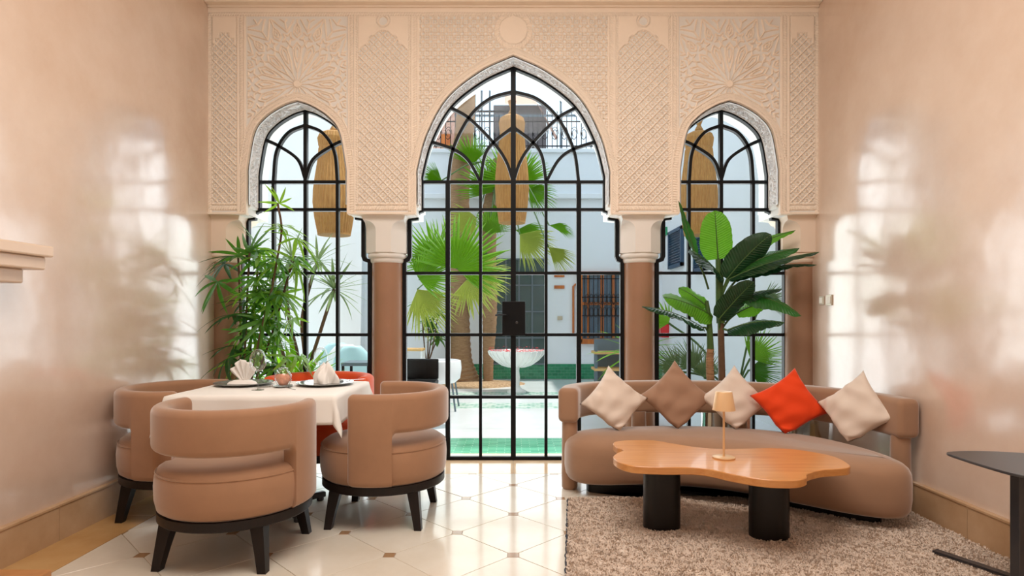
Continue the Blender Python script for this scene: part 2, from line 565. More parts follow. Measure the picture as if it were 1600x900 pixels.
for i in range(-8, 9):
    for j in range(-16, 4):
        cx, cy = i * HD, 3.774 + j * HD
        if (i + j) % 2:
            poly = clip_poly([(cx + a, cy + b) for a, b in octo], -TX, TX, TY0, TY1)
            if not poly: continue
            if len(poly) == 8 and abs(area2(poly) - area2(octo)) < 1e-6:
                if whole_tile is None:
                    whole_tile = mk('tile', slab_xy(octo, -0.02, 0.0), M['tile'], floor, smooth=False).data
                    floor.children[-1].location = (cx, cy, 0)
                else:
                    link('tile', whole_tile, floor).location = (cx, cy, RNG.uniform(-.0006, .0003))
            else:
                mk('tile', slab_xy(poly, -0.02, 0.0), M['tile'], floor, smooth=False)
        else:
            s = INS - GAP
            poly = clip_poly([(cx - s, cy - s), (cx + s, cy - s), (cx + s, cy + s), (cx - s, cy + s)], -TX, TX, TY0, TY1)
            if not poly: continue
            mk('tile_insert', slab_xy(poly, -0.02, 0.0), M['insert'], floor, smooth=False)
for s in (-1, 1):
    for k in range(6):
        y0 = TY0 + k * 0.99
        a, b = sorted((s * (TX + .004), s * W))
        mk('border_slab', box(a, b, y0 + .002, y0 + .988, -0.02, 0.0, .001, 1), M['border'], floor, smooth=False)
for k in range(4):
    x0 = -W + k * W / 2
    mk('threshold_slab', box(x0 + .002, x0 + W / 2 - .002, TY1 + .006, YB, -0.02, 0.0, .001, 1), M['threshold'], floor, smooth=False)

# -------- side walls, ceiling, rear wall
wl = mk('wall_left', box(-W - .15, -W, YR - .15, YB, -.1, ZTOP + .1), M['tadelakt'], smooth=False)
tag(wl, 'glossy beige polished plaster wall behind the dining table', 'wall', kind='structure')
wr = mk('wall_right', box(W, W + .15, YR - .15, YB, -.1, ZTOP + .1), M['tadelakt'], smooth=False)
tag(wr, 'glossy beige polished plaster wall beside the sofa', 'wall', kind='structure')
wb = mk('wall_rear', box(-W - .15, W + .15, YR - .15, YR, -.1, ZTOP + .1), M['tadelakt'], smooth=False)
tag(wb, 'beige wall opposite the arched windows', 'wall', kind='structure')
ce = mk('ceiling', box(-W - .15, W + .15, YR - .15, YB, ZTOP, ZTOP + .15), M['ceiling'], smooth=False)
tag(ce, 'plain cream plaster ceiling', 'ceiling', kind='structure')
for s, nm, lb in ((-1, 'baseboard_left', 'ochre marble baseboard along the wall behind the dining table'), (1, 'baseboard_right', 'ochre marble baseboard along the wall beside the sofa')):
    bb = tag(empty(nm), lb, 'baseboard', kind='structure')
    y = -1.2
    k = 0
    while y < 5.0:
        y2 = min(y + 1.13, 5.03)
        a, b = sorted((s * W, s * (W - .028)))
        a2, b2 = sorted((s * W, s * (W - .034)))
        mk('slab', join(box(a, b, y + .0015, y2 - .0015, 0.0, .19), box(a2, b2, y + .0015, y2 - .0015, .19, .205, .003, 2)), M['base'], bb, smooth=False)
        y = y2
        k += 1

# -------- arch outlines (X offset from the opening's centre, Z)
def gz(y): return CAM_H + (VPY - y) * YG / FPX
def gx(x): return (x - VPX) * YG / FPX
def c2(x, y): return (gx(640 + x / 2.647), gz(y / 2.647))        # centre arch
SC = 1.816
def c1(x, y): return (gx(300 + x / 2.647) + SC, gz(y / 2.647))   # side arch
ZSPR, ZIMP = 2.427, 2.186
main_half = catmull([(-.80, ZSPR), (-.795, 2.50), (-.7175, 2.78), (-.549, 3.083), (-.275, 3.305), (0, 3.435)], 8)
side_half = catmull([(-.41, ZSPR), (-.405, 2.52), (-.353, 2.797), (-.258, 2.926), (-.115, 3.018), (0, 3.058)], 8)
def full(half):
    return [(p[0], p[1]) for p in half] + [(-p[0], p[1]) for p in half[-2::-1]]
main_arch, side_arch = full(main_half), full(side_half)
def grow(arch, d):
    out = []
    N = len(arch)
    for i, p in enumerate(arch):
        a, c = Vector(arch[max(i - 1, 0)]), Vector(arch[min(i + 1, N - 1)])
        t = (c - a).normalized()
        out.append((p[0] - t.y * d, p[1] + t.x * d))
    return out
main_open, side_open = grow(main_arch, .022), grow(side_arch, .018)
def corbel_profile(hw_b, hw_m, hw_t):
    """left jamb of an opening from the floor to the springing"""
    r = hw_m - hw_t
    pts = [(-hw_b, 0.0), (-hw_b, 1.735), (-hw_m - .012, 1.75), (-hw_m, 1.78), (-hw_m, 2.105), (-hw_t - r * .42, 2.112)]
    for k in range(1, 6):
        a = PI / 2 * k / 5
        pts.append((-hw_t - r * .42 + r * .30 * (1 - math.cos(a)), 2.112 + .062 * math.sin(a)))
    pts.append((-hw_t, 2.178))
    return pts
main_jamb = corbel_profile(.95, .905, .80)
side_jamb = corbel_profile(.563, .507, .41)

# -------- wall with the three arches
wall_back = tag(empty('wall_back', (0, YP, 0)), 'carved cream plaster wall with three pointed arches', 'wall', kind='structure')
def wp(name, vf, mat, smooth=False, angle=40):
    return mk(name, mv(vf, 0, -YP, 0), mat, wall_back, smooth=smooth, angle=angle)
def pl(p, dx=0): return (p[0] + dx, p[1])
out = [(-W - .02, ZS), (-W - .02, ZTOP), (W + .02, ZTOP), (W + .02, ZS)]
for arch, dx in ((side_open, SC), (main_open, 0), (side_open, -SC)):
    pts = [pl(p, dx) for p in arch]
    a0, a1 = pts[0], pts[-1]
    out += [(a1[0], ZS)] + pts[::-1] + [(a0[0], ZS)]
core_v, core_f = slab_xz(out, YP + .016, YB)
wp('arch_wall', (core_v, core_f), M['white_plaster'])

# carved relief panels: height fields
def vnoise(x, y, s, seed=0):
    r = np.random.default_rng(seed)
    T = r.random((64, 64))
    x, y = x / s, y / s
    xi, yi = np.floor(x).astype(int), np.floor(y).astype(int)
    fx, fy = x - xi, y - yi
    fx, fy = fx * fx * (3 - 2 * fx), fy * fy * (3 - 2 * fy)
    g = lambda a, b: T[a % 64, b % 64]
    return (g(xi, yi) * (1 - fx) + g(xi + 1, yi) * fx) * (1 - fy) + (g(xi, yi + 1) * (1 - fx) + g(xi + 1, yi + 1) * fx) * fy

def ridge(d, hw, soft=.0025):
    return np.clip((hw + soft - d) / (2 * soft), 0, 1)

def seg_dist(x, y, a, b):
    ax, ay = a; bx, by = b
    dx, dy = bx - ax, by - ay
    t = np.clip(((x - ax) * dx + (y - ay) * dy) / (dx * dx + dy * dy), 0, 1)
    return np.hypot(x - ax - t * dx, y - ay - t * dy)

def poly_dist(x, z, pts):
    d = np.full(x.shape, 9.0)
    for a, b in zip(pts[:-1], pts[1:]):
        d = np.minimum(d, seg_dist(x, z, a, b))
    return d

def lattice(x, z, p=.0385):
    u, v = (x + z) / (2 * p), (x - z) / (2 * p)
    fu, fv = u - np.floor(u) - .5, v - np.floor(v) - .5
    q = 2 * p / math.sqrt(2)
    d = np.minimum(.5 - np.abs(fu), .5 - np.abs(fv)) * q
    h = ridge(d, .0045)
    r = np.hypot(fu, fv) * q
    th = np.arctan2(fv, fu)
    pet = .0165 * np.abs(np.cos(2 * th)) ** .6
    h = np.maximum(h, .85 * ridge(r - pet, .0) * (r > .004))
    return h

def circles(x, z, p=.066):
    fx = (x / p) - np.floor(x / p) - .5
    fz = (z / p) - np.floor(z / p) - .5
    r = np.hypot(fx, fz) * p
    h = ridge(np.abs(r - .0245), .0042)
    rc = np.hypot(np.abs(fx) - .5, np.abs(fz) - .5) * p
    h = np.maximum(h, ridge(np.abs(rc - .0165), .0038))
    h = np.maximum(h, ridge(np.minimum(np.abs(fx), np.abs(fz)) * p, .0026) * (r > .011) * .9)
    th = np.arctan2(fz, fx)
    h = np.maximum(h, .8 * ridge(r - .010 * (.65 + .35 * np.cos(4 * th)), 0))
    return h

def rope(s, d, w):
    """twisted bead running along s with half width w"""
    t = s / .021 + d / (w * 2) * .8
    return ridge(np.abs(d), w) * (.45 + .55 * np.abs(np.sin(PI * t)))

def starburst(x, z):
    """sixteen-rayed strapwork round the origin"""
    r, th = np.hypot(x, z), np.arctan2(z, x)
    wa = PI / 8
    t = np.abs((th / wa - np.round(th / wa)) * wa)           # 0 on a petal axis, wa/2 on a star axis
    px, py = r * np.cos(t), r * np.sin(t)
    def pol(rr, f): return (rr * math.cos(wa / 2 * f), rr * math.sin(wa / 2 * f))
    S = [((.105, 0), (.19, .024)), ((.19, .024), (.305, .036)), ((.305, .036), (.352, 0.0)),
         ((.19, .0), (.225, .012)), ((.225, .012), (.285, .017)), ((.285, .017), (.318, 0)),
         ((.395, 0), (.425, .030)), ((.425, .030), (.475, .024)), ((.475, .024), (.515, 0)),
         ((.425, 0), (.447, .014)), ((.447, .014), (.485, 0)),
         ((.515, 0), (.60, .0))]
    ca, sa = math.cos(wa / 2), math.sin(wa / 2)
    star = []
    for k in range(6):
        a = PI + k * PI / 5
        rr = .054 if k % 2 == 0 else .023
        lx, ly = .392 + rr * math.cos(a), rr * math.sin(a)
        star.append((lx * ca - ly * sa * -1 * -1, lx * sa + ly * ca))
    S += list(zip(star[:-1], star[1:]))
    S += [((.305, .036), pol(.338, 1)), (pol(.446, 1), (.60, .0)), (pol(.446, 1), pol(.53, 1)), (pol(.53, 1), (.60, .05)),
          ((.60, .05), (.66, 0)), (pol(.60, 1), (.66, 0)), (pol(.60, 1), pol(.76, 1))]
    d = np.full(x.shape, 9.0)
    for a, b in S:
        d = np.minimum(d, seg_dist(px, py, a, b))
    h = ridge(d, .0055, .003)
    h = np.where(r < .105, np.maximum(h, ridge(np.abs(t * r), .003) * (r > .03)), h)
    h = np.maximum(h, (r < .03) * 1.0)
    return h

main_pts = [(p[0], p[1]) for p in main_open]
side_ptsR = [(p[0] + SC, p[1]) for p in side_open]
ZC0, ZC1 = ZS, 3.845
def relief(a, z):
    """raised height 0..1 of the carving at |X| = a and Z = z"""
    dm = poly_dist(a, z, [(p[0], p[1]) for p in main_pts if p[0] > -.2])
    dm = np.where(z < ZSPR, np.abs(a - main_pts[-1][0]), dm)
    ds = poly_dist(a, z, side_ptsR)
    ds = np.where(z < ZSPR, np.minimum(np.abs(a - side_ptsR[0][0]), np.abs(a - side_ptsR[-1][0])), ds)
    dar = np.minimum(dm, ds)
    h = np.zeros_like(a)
    # centre field with roundel
    cen = a < .792
    h = np.where(cen, circles(a + .033, z), h)
    rr = np.hypot(a, z - 3.655)
    th = np.arctan2(z - 3.655, a)
    h = np.where(rr < .165, np.where(rr < .118, 1.0, rope(th * .14, rr - .142, .020)), h)
    # pier lattice panels with a lobed head
    pier = (a > .862) & (a < 1.325)
    ax = np.abs(a - 1.0935)
    top = np.where(ax < .058, 3.635 + np.sqrt(np.clip(.058 ** 2 - ax ** 2, 0, None)) * .55,
          np.where(ax < .125, 3.555 + np.sqrt(np.clip(.085 ** 2 - (ax - .05) ** 2, 0, None)) * .95,
                   3.475 + np.sqrt(np.clip(.085 ** 2 - (ax - .122) ** 2, 0, None)) * .9))
    edge = np.abs(z - top)
    hp = np.where(z < top, lattice(a - 1.0935, z), .92)
    hp = np.where(edge < .014, 1.0 - .0 * edge, hp)
    knot = np.hypot(ax, z - 3.735)
    hp = np.where(knot < .058, ridge(np.abs(knot - .045), .009), hp)
    rim = np.minimum(.208 - ax, z - ZC0 - .095)
    hp = np.where(rim < .0, 0, hp)
    bead = np.minimum(np.abs(rim + .012), 9)
    hp = np.where(np.abs(rim + .013) < .011, rope(np.where(.208 - ax < z - ZC0 - .095, z, a), rim + .013, .010), hp)
    hp = np.where(z < ZC0 + .072, rope(a, z - ZC0 - .048, .017), hp)
    h = np.where(pier, hp, h)
    # star panels
    st = (a > 1.392) & (a < 2.245)
    hs = starburst(a - SC, z - 3.205)
    hs = np.where((z > 3.752) | (a < 1.405) | (a > 2.232), 0, hs)
    h = np.where(st, hs, h)
    # narrow lattice at the edge
    ed = (a > 2.318) & (a < 2.535)
    bx = np.abs(a - 2.4265)
    te = 3.60 + np.where(bx < .045, .03, np.where(bx < .08, -.015, -.06))
    he = np.where(z < te, lattice(a - 2.4265, z), .92)
    re_ = np.minimum(.100 - bx, z - ZC0 - .095)
    he = np.where(re_ < 0, rope(np.where(.1 - bx < z - ZC0 - .095, z, a), re_ + .012, .010), he)
    he = np.where(z < ZC0 + .072, rope(a, z - ZC0 - .048, .017), he)
    h = np.where(ed, he, h)
    # rails between the panels
    for r0, r1 in ((.792, .862), (1.325, 1.392), (2.245, 2.318), (2.535, 2.57)):
        m_ = (a >= r0) & (a <= r1)
        q = a - (r0 + r1) / 2
        h = np.where(m_, np.where(np.abs(q) < .017, rope(z, q, .015), 1.0), h)
    h = np.where(z > 3.775, np.where(z > 3.80, 1.0, rope(a, z - 3.788, .011)), h)
    # bands that follow the arches
    h = np.where((dar < .060) & (z > ZC0 + .02), np.where(dar < .012, 1.0, np.where(dar < .05, rope(z * 1.0 + a * .6, dar - .031, .017), 1.0)), h)
    return h

STEP = 0.0046
DEPTH = 0.021
def inside_open(a, z):
    ins = np.zeros(a.shape, bool)
    for pts in (main_pts, side_ptsR):
        x0, x1 = pts[0][0], pts[-1][0]
        xs = np.array([p[0] for p in pts]); zs = np.array([p[1] for p in pts])
        half = len(xs) // 2
        top = np.interp(a, xs[np.argsort(xs)], zs[np.argsort(xs)])
        ins |= (a > x0 + .001) & (a < x1 - .001) & (z < top - .001)
    return ins
def relief_panel(name, x0, x1, z0=ZC0, z1=ZC1):
    nx, nz = int(round((x1 - x0) / STEP)), int(round((z1 - z0) / STEP))
    xs, zs = np.linspace(x0, x1, nx + 1), np.linspace(z0, z1, nz + 1)
    X, Z = np.meshgrid(xs, zs)
    H = relief(np.abs(X), Z)
    Yv = YP + DEPTH * (1 - H) - wall_back.location.y
    xc, zc = (xs[:-1] + xs[1:]) / 2, (zs[:-1] + zs[1:]) / 2
    XC, ZCc = np.meshgrid(xc, zc)
    keep = ~inside_open(np.abs(XC), ZCc)
    idx = np.arange((nx + 1) * (nz + 1)).reshape(nz + 1, nx + 1)
    q = np.stack([idx[:-1, :-1], idx[:-1, 1:], idx[1:, 1:], idx[1:, :-1]], -1)[keep]
    used = np.unique(q)
    re = np.full((nx + 1) * (nz + 1), -1, int); re[used] = np.arange(len(used))
    V = np.stack([X.ravel(), Yv.ravel(), Z.ravel()], -1)[used]
    return mesh_np(name, V, re[q], M['carved'], wall_back)
relief_panel('rosette_field', -.826, .826)
for s in (-1, 1):
    for nm, a, b in (('pier_panel', .826, 1.36), ('starburst_panel', 1.36, 2.28), ('edge_panel', 2.28, W)):
        x0, x1 = sorted((s * a, s * b))
        relief_panel(nm, x0, x1)
# plain lip round every arch and under the piers, hiding the raw edge of the carving
for arch, dx in ((main_open, 0), (side_open, -SC), (side_open, SC)):
    pts = [(arch[0][0], ZS + .004)] + list(arch) + [(arch[-1][0], ZS + .004)]
    wp('arch_lip', bar_xz([pl(p, dx) for p in pts], .014, YP - .004, YP + .03), M['carved'])
for xa, xb in ((-W, -SC - side_open[-1][0]), (-SC + side_open[-1][0], -main_open[-1][0]), (main_open[-1][0], SC - side_open[-1][0]), (SC + side_open[-1][0], W)):
    wp('pier_lip', box(xa - .004, xb + .004, YP - .004, YP + .06, ZS - .006, ZS + .012, .004, 2), M['carved'])

# carved soffits of the arches: displaced strips
def soffit(arch, dx, name, seed):
    pts = [Vector(p) for p in [(arch[0][0], ZIMP + .01)] + list(arch) + [(arch[-1][0], ZIMP + .01)]]
    L = [0]
    for a, b in zip(pts[:-1], pts[1:]): L.append(L[-1] + (b - a).length)
    n = int(L[-1] / .0055)
    S = np.linspace(0, L[-1], n + 1)
    px = np.interp(S, L, [p.x for p in pts]); pz = np.interp(S, L, [p.y for p in pts])
    tx, tz = np.gradient(px), np.gradient(pz)
    ln = np.hypot(tx, tz); tx, tz = tx / ln, tz / ln
    nxv, nzv = tz, -tx                      # towards the opening
    ys = np.linspace(YP + .012, YG - .014, 40)
    SS, YY = np.meshgrid(S, ys)
    a = vnoise(SS + .3 * vnoise(SS, YY, .05, seed + 3), YY, .034, seed)
    b_ = vnoise(SS, YY, .045, seed + 1)
    f = np.abs(((a * 3.0 + b_ * 1.2) % 1.0) - .5)
    H = np.clip((f - .18) / .07, 0, 1)
    e = np.minimum(YY - ys[0], ys[-1] - YY)
    H = np.where(e < .022, 1, np.where(e < .028, 0, H))
    d = .002 + .020 * H
    V = np.stack([px[None] + nxv[None] * d + dx, YY - YP, pz[None] + nzv[None] * d], -1).reshape(-1, 3)
    idx = np.arange(V.shape[0]).reshape(len(ys), n + 1)
    q = np.stack([idx[:-1, :-1], idx[:-1, 1:], idx[1:, 1:], idx[1:, :-1]], -1).reshape(-1, 4)
    mesh_np(name, V, q, M['soffit'], wall_back)
soffit(main_open, 0, 'carved_soffit', 1)
soffit(side_open, -SC, 'carved_soffit', 2)
soffit(side_open, SC, 'carved_soffit', 3)
# corbels at the springing of the arches
for jamb, dx in ((main_jamb, 0), (side_jamb, -SC), (side_jamb, SC)):
    for s in (-1, 1):
        cor = jamb[4:]
        back = .075 if jamb is main_jamb else .08
        poly = [(p[0], p[1]) for p in cor] + [(cor[-1][0], ZSPR - .22), (cor[0][0] - back, ZSPR - .22), (cor[0][0] - back, cor[0][1])]
        poly = [(s * -p[0] + dx if s > 0 else p[0] + dx, p[1]) for p in poly]
        wp('corbel', slab_xz(poly, YP + .05, YB - .02), M['white_plaster'])
# cornice under the ceiling
cor = tag(mk('trim_1', join(box(-W, W, YP - .02, YP + .1, ZC1 - .005, ZC1 + .03, .006), box(-W, W, YP - .07, YP + .1, ZC1 + .012, ZC1 + .05, .008),
             box(-W, W, YP - .13, YP + .1, ZC1 + .04, ZC1 + .16, .012), box(-W, W, YP - .19, YP + .1, ZC1 + .15, ZTOP, .012)), M['carved'], smooth=False),
          'stepped cream cornice above the carved wall', 'cornice', kind='structure')

# -------- columns with chamfered block capitals
def capital_vf(hw=.172, z0=1.80, z1=2.112):
    """square at the top, octagonal below, chamfers ending in round heads"""
    V, F = [], []
    levels = [z0 + (z1 - z0) * k / 24 for k in range(25)]
    cmax = hw * .62
    zc = z1 - .125
    for z in levels:
        if z <= zc: c = cmax
        else:
            u = min(1, (z - zc) / .085)
            c = cmax * math.sqrt(max(0, 1 - u * u))
        c = max(c, .003)
        h = hw + (max(0, (z - (z1 - .05)) / .05) ** 2) * .022
        for p in ((h, -h + c), (h, h - c), (h - c, h), (-h + c, h), (-h, h - c), (-h, -h + c), (-h + c, -h), (h - c, -h)):
            V.append((p[0], p[1], z))
    for j in range(len(levels) - 1):
        for i in range(8):
            F.append((j * 8 + i, j * 8 + (i + 1) % 8, (j + 1) * 8 + (i + 1) % 8, (j + 1) * 8 + i))
    F.append(tuple(range(8))[::-1]); F.append(tuple((len(levels) - 1) * 8 + i for i in range(8)))
    return V, F
shaft_me = cap_me = ring_me = None
for x, cm, lb in ((-1.10, 'white_plaster', 'round beige plaster column between the side window and the door, by the orange chair'),
              (1.10, 'white_plaster', 'round beige plaster column between the door and the window behind the sofa'),
              (-2.50, 'cream_plaster', 'engaged beige column in the corner behind the feathery palm'),
              (2.50, 'cream_plaster', 'engaged beige column in the corner beside the light switches')):
    c = tag(empty('column', (x, YG, 0)), lb, 'column', kind='structure')
    mk('shaft', lathe([(.150, 0), (.150, .05), (.140, .07), (.137, .4), (.134, 1.74)], 40), M['column'], c)
    mk('necking', lathe([(.134, 1.715), (.142, 1.722), (.147, 1.74), (.147, 1.752), (.158, 1.756), (.168, 1.768), (.168, 1.785), (.160, 1.795), (.165, 1.80), (.165, 1.815)], 40), M[cm], c)
    mk('capital', capital_vf(), M[cm], c, angle=25)

# ================================================================== GLAZING
def faces_of(segs, tol=1e-3):
    """faces of a planar set of line segments"""
    A = np.array(segs)                                # n,2,2
    n = len(A)
    cuts = [[0.0, 1.0] for _ in range(n)]
    p, d = A[:, 0], A[:, 1] - A[:, 0]
    for i in range(n):
        r = d[i]
        cr = r[0] * d[:, 1] - r[1] * d[:, 0]
        ok = np.abs(cr) > 1e-12
        w_ = p - p[i]
        with np.errstate(divide='ignore', invalid='ignore'):
            t = (w_[:, 0] * d[:, 1] - w_[:, 1] * d[:, 0]) / cr
            u = (w_[:, 0] * r[1] - w_[:, 1] * r[0]) / cr
        hit = ok & (t > -1e-6) & (t < 1 + 1e-6) & (u > -1e-6) & (u < 1 + 1e-6)
        cuts[i] += list(t[hit])
    nodes, pos, adj = {}, [], {}
    def node(q):
        kx, ky = int(round(q[0] / tol)), int(round(q[1] / tol))
        for a in (-1, 0, 1):
            for b in (-1, 0, 1):
                if (kx + a, ky + b) in nodes: return nodes[(kx + a, ky + b)]
        nodes[(kx, ky)] = len(pos); pos.append(tuple(q)); adj[len(pos) - 1] = set()
        return len(pos) - 1
    for i in range(n):
        ts = sorted(min(1, max(0, t)) for t in cuts[i])
        prev = node(p[i] + d[i] * ts[0])
        for t in ts[1:]:
            k = node(p[i] + d[i] * t)
            if k != prev:
                adj[k].add(prev); adj[prev].add(k)
                prev = k
    ch = True
    while ch:
        ch = False
        for k in list(adj):
            if len(adj[k]) == 1:
                o = adj[k].pop(); adj[o].discard(k); ch = True
    order = {k: sorted(v, key=lambda m: math.atan2(pos[m][1] - pos[k][1], pos[m][0] - pos[k][0])) for k, v in adj.items()}
    seen, res = set(), []
    for a in order:
        for b in order[a]:
            if (a, b) in seen: continue
            loop, u, v = [], a, b
            while (u, v) not in seen:
                seen.add((u, v)); loop.append(u)
                lst = order[v]
                nx = lst[(lst.index(u) - 1) % len(lst)]
                u, v = v, nx
            poly = [pos[k] for k in loop]
            if area2(poly) > .0015: res.append(poly)
    return res

def segs_of(pl_): return [((a[0], a[1]), (b[0], b[1])) for a, b in zip(pl_[:-1], pl_[1:])]
def mir(pts): return [(-p[0], p[1]) for p in pts]
def ext(pts, e=.02):
    a, b = Vector(pts[0]), Vector(pts[1])
    p = a + (a - b).normalized() * e
    return [(p.x, p.y)] + [tuple(q) for q in pts]

def outline(jamb, arch):
    left = [(p[0], p[1]) for p in jamb]
    left[0] = (left[0][0], .012)
    return left + [(p[0], p[1]) for p in arch] + mir(left)[::-1]

ROWS = [ZSPR, ZIMP, 1.631, 1.093, .549]
def half_at(jamb, z):
    if z > 2.18: return -jamb[-1][0]
    if z > 1.78: return -jamb[4][0]
    return -jamb[0][0]

def glazing(name, dx, jamb, arch, verts, arcs, label, cat, bar_w=.026):
    root = tag(empty(name, (dx, YG, 0)), label, cat, kind='structure')
    ol = outline(jamb, arch)
    y0, y1 = -.022, .022
    mk('frame', bar_xz(ol, .034, y0 - .003, y1 + .003, closed=True), M['iron'], root, smooth=False)
    segs = segs_of(ol + [ol[0]])
    for z in ROWS:
        hw = half_at(jamb, z)
        bar = [(-hw, z), (hw, z)]
        mk('glazing_bar', bar_xz(bar, bar_w, y0, y1), M['iron'], root, smooth=False)
        segs += segs_of([(-hw - .01, z), (hw + .01, z)])
    for x, zt, wd in verts:
        mk('glazing_bar', bar_xz([(x, .012), (x, zt)], wd, y0 - .001, y1 + .001), M['iron'], root, smooth=False)
        segs += segs_of([(x, .0), (x, zt + .01)])
    for pts in arcs:
        for q in (pts, mir(pts)):
            mk('glazing_bar', bar_xz(q, bar_w, y0 + .001, y1 - .001), M['iron'], root, smooth=False)
            segs += segs_of(ext(ext(q, .012)[::-1], .012)[::-1])
    k = 0
    for poly in faces_of(segs):
        v, f = slab_xz(poly, -.003, .003)
        mk('pane', (v, f), M['glass'], root, smooth=False)
        k += 1
    return root, k

def arcpts(fn, pts, n=6):
    return [(p[0], p[1]) for p in catmull([fn(*p) for p in pts], n)]
mid_main = 0
m_arcs = [
    [(p[0], p[1]) for p in catmull([(-.572, ZSPR), c2(180, 620), c2(245, 490), c2(330, 412), (0, gz(381 / 2.647))], 6)],
    [(p[0], p[1]) for p in catmull([(-.286, ZSPR), c2(310, 650), c2(347, 592), (0, gz(527 / 2.647))], 6)],
    [(p[0], p[1]) for p in catmull([(-.286, ZSPR), c2(243, 665), c2(183, 620), c2(90, 588)], 6)],
    [(p[0], p[1]) for p in catmull([(0.0, ZSPR), c2(400, 670), c2(347, 592), c2(247, 492), c2(170, 447)], 6)],
]
door, npd = glazing('door_1', 0, main_jamb, main_arch,
    [(0, 3.425, .044), (-.286, ZSPR, .026), (.286, ZSPR, .026), (-.572, ZSPR, .04), (.572, ZSPR, .04)], m_arcs,
    'tall black iron glazed arched door in the middle of the carved wall', 'door')
s_arcs = [
    [(p[0], p[1]) for p in catmull([(-.280, ZSPR), c1(352, 630), c1(400, 552), (0, gz(520 / 2.647))], 6)],
    [(p[0], p[1]) for p in catmull([(0.0, ZSPR + .02), c1(440, 662), c1(362, 606), c1(307, 580)], 6)],
]
sv = [(0, 3.05, .030), (-.280, ZSPR, .026), (.280, ZSPR, .026)]
w1, n1 = glazing('window_1', -SC, side_jamb, side_arch, sv, s_arcs, 'black iron arched window behind the dining table', 'window')
w2, n2 = glazing('window_2', SC, side_jamb, side_arch, sv, s_arcs, 'black iron arched window behind the sofa', 'window')
print('PANES', npd, n1, n2)
mk('lock_box', box(-.097, .105, -.045, .045, 1.085, 1.385, .004), M['iron'], door, smooth=False)
mk('handle', join(tube([(-.06, -.045, 1.265), (-.06, -.085, 1.265)], .010, 10), tube([(-.06, -.085, 1.265), (-.13, -.09, 1.268), (-.155, -.088, 1.262)], .008, 8)), M['iron'], door)
mk('key_escutcheon', mv(xf(lathe([(.012, 0), (.012, .004), (.009, .006)], 16), Matrix.Rotation(PI / 2, 4, 'X')), 0.03, -.045, 1.20), M['steel_black'], door)

# ================================================================== FURNITURE
# -------- tub chair
def rrect(x0, x1, z0, z1, r, n=4):
    """rounded rectangle in (radius, z)"""
    pts = []
    for cx, cz, a0 in ((x1 - r, z0 + r, -PI / 2), (x1 - r, z1 - r, 0), (x0 + r, z1 - r, PI / 2), (x0 + r, z0 + r, PI)):
        for k in range(n + 1):
            a = a0 + PI / 2 * k / n
            pts.append((cx + r * math.cos(a), cz + r * math.sin(a)))
    return pts

def chair_back_vf(r0=.318, r1=.402, zlo=.272, zmid=.578, ztop=.805):
    A, B = math.radians(70), math.radians(104)
    angs = []
    e = math.radians(2.2)
    stops = [-B, -A, A, B]
    def zb(a):
        a = abs(a)
        if a >= A: return zlo
        u = (A - a) / math.radians(4.5)
        if u < 1: return zmid - .05 * (1 - math.sqrt(1 - (1 - u) ** 2))
        return zmid
    na = []
    for k in range(13): na.append(-B + (B - A) * k / 12)
    na += [-A + e * .02]
    for k in range(1, 6): na.append(-A + math.radians(4.5) * k / 5)
    for k in range(1, 28): na.append(-A + math.radians(4.5) + (2 * A - 2 * math.radians(4.5)) * k / 28)
    rest = [-x for x in na if x < -A + math.radians(4.6)]
    na += sorted(rest)
    V, F = [], []
    m = None
    def sec(a, inset=0):
        r = .036
        zlow = zb(a)
        return rrect(r0 + inset, r1 - inset, zlow + inset, ztop - inset, r if inset == 0 else max(.012, r - inset))
    rings = []
    th = .030
    # rounded ends
    for u in (0, .25, .55, .8):
        ins = th * (1 - math.sin(math.acos(1 - u)))
        rings.append((-B - math.radians(4.5) * u + math.radians(4.5) * 0, None))
    rings = []
    ecap = math.radians(4.8)
    for k in range(5):
        q = PI / 2 * k / 5
        rings.append((-B - ecap * math.cos(q), sec(-B, th * (1 - math.sin(q)))))
    for a in na: rings.append((a, sec(a)))
    for k in range(4, -1, -1):
        q = PI / 2 * k / 5
        rings.append((B + ecap * math.cos(q), sec(B, th * (1 - math.sin(q)))))
    m = len(rings[0][1])
    for a, s in rings:
        for r, z in s:
            # a = 0 points to the back (-Y), the chair faces +Y
            V.append((r * math.sin(a), -r * math.cos(a), z))
    for j in range(len(rings) - 1):
        for i in range(m):
            F.append((j * m + i, j * m + (i + 1) % m, (j + 1) * m + (i + 1) % m, (j + 1) * m + i))
    F.append(tuple(range(m))); F.append(tuple((len(rings) - 1) * m + i for i in range(m))[::-1])
    return V, F

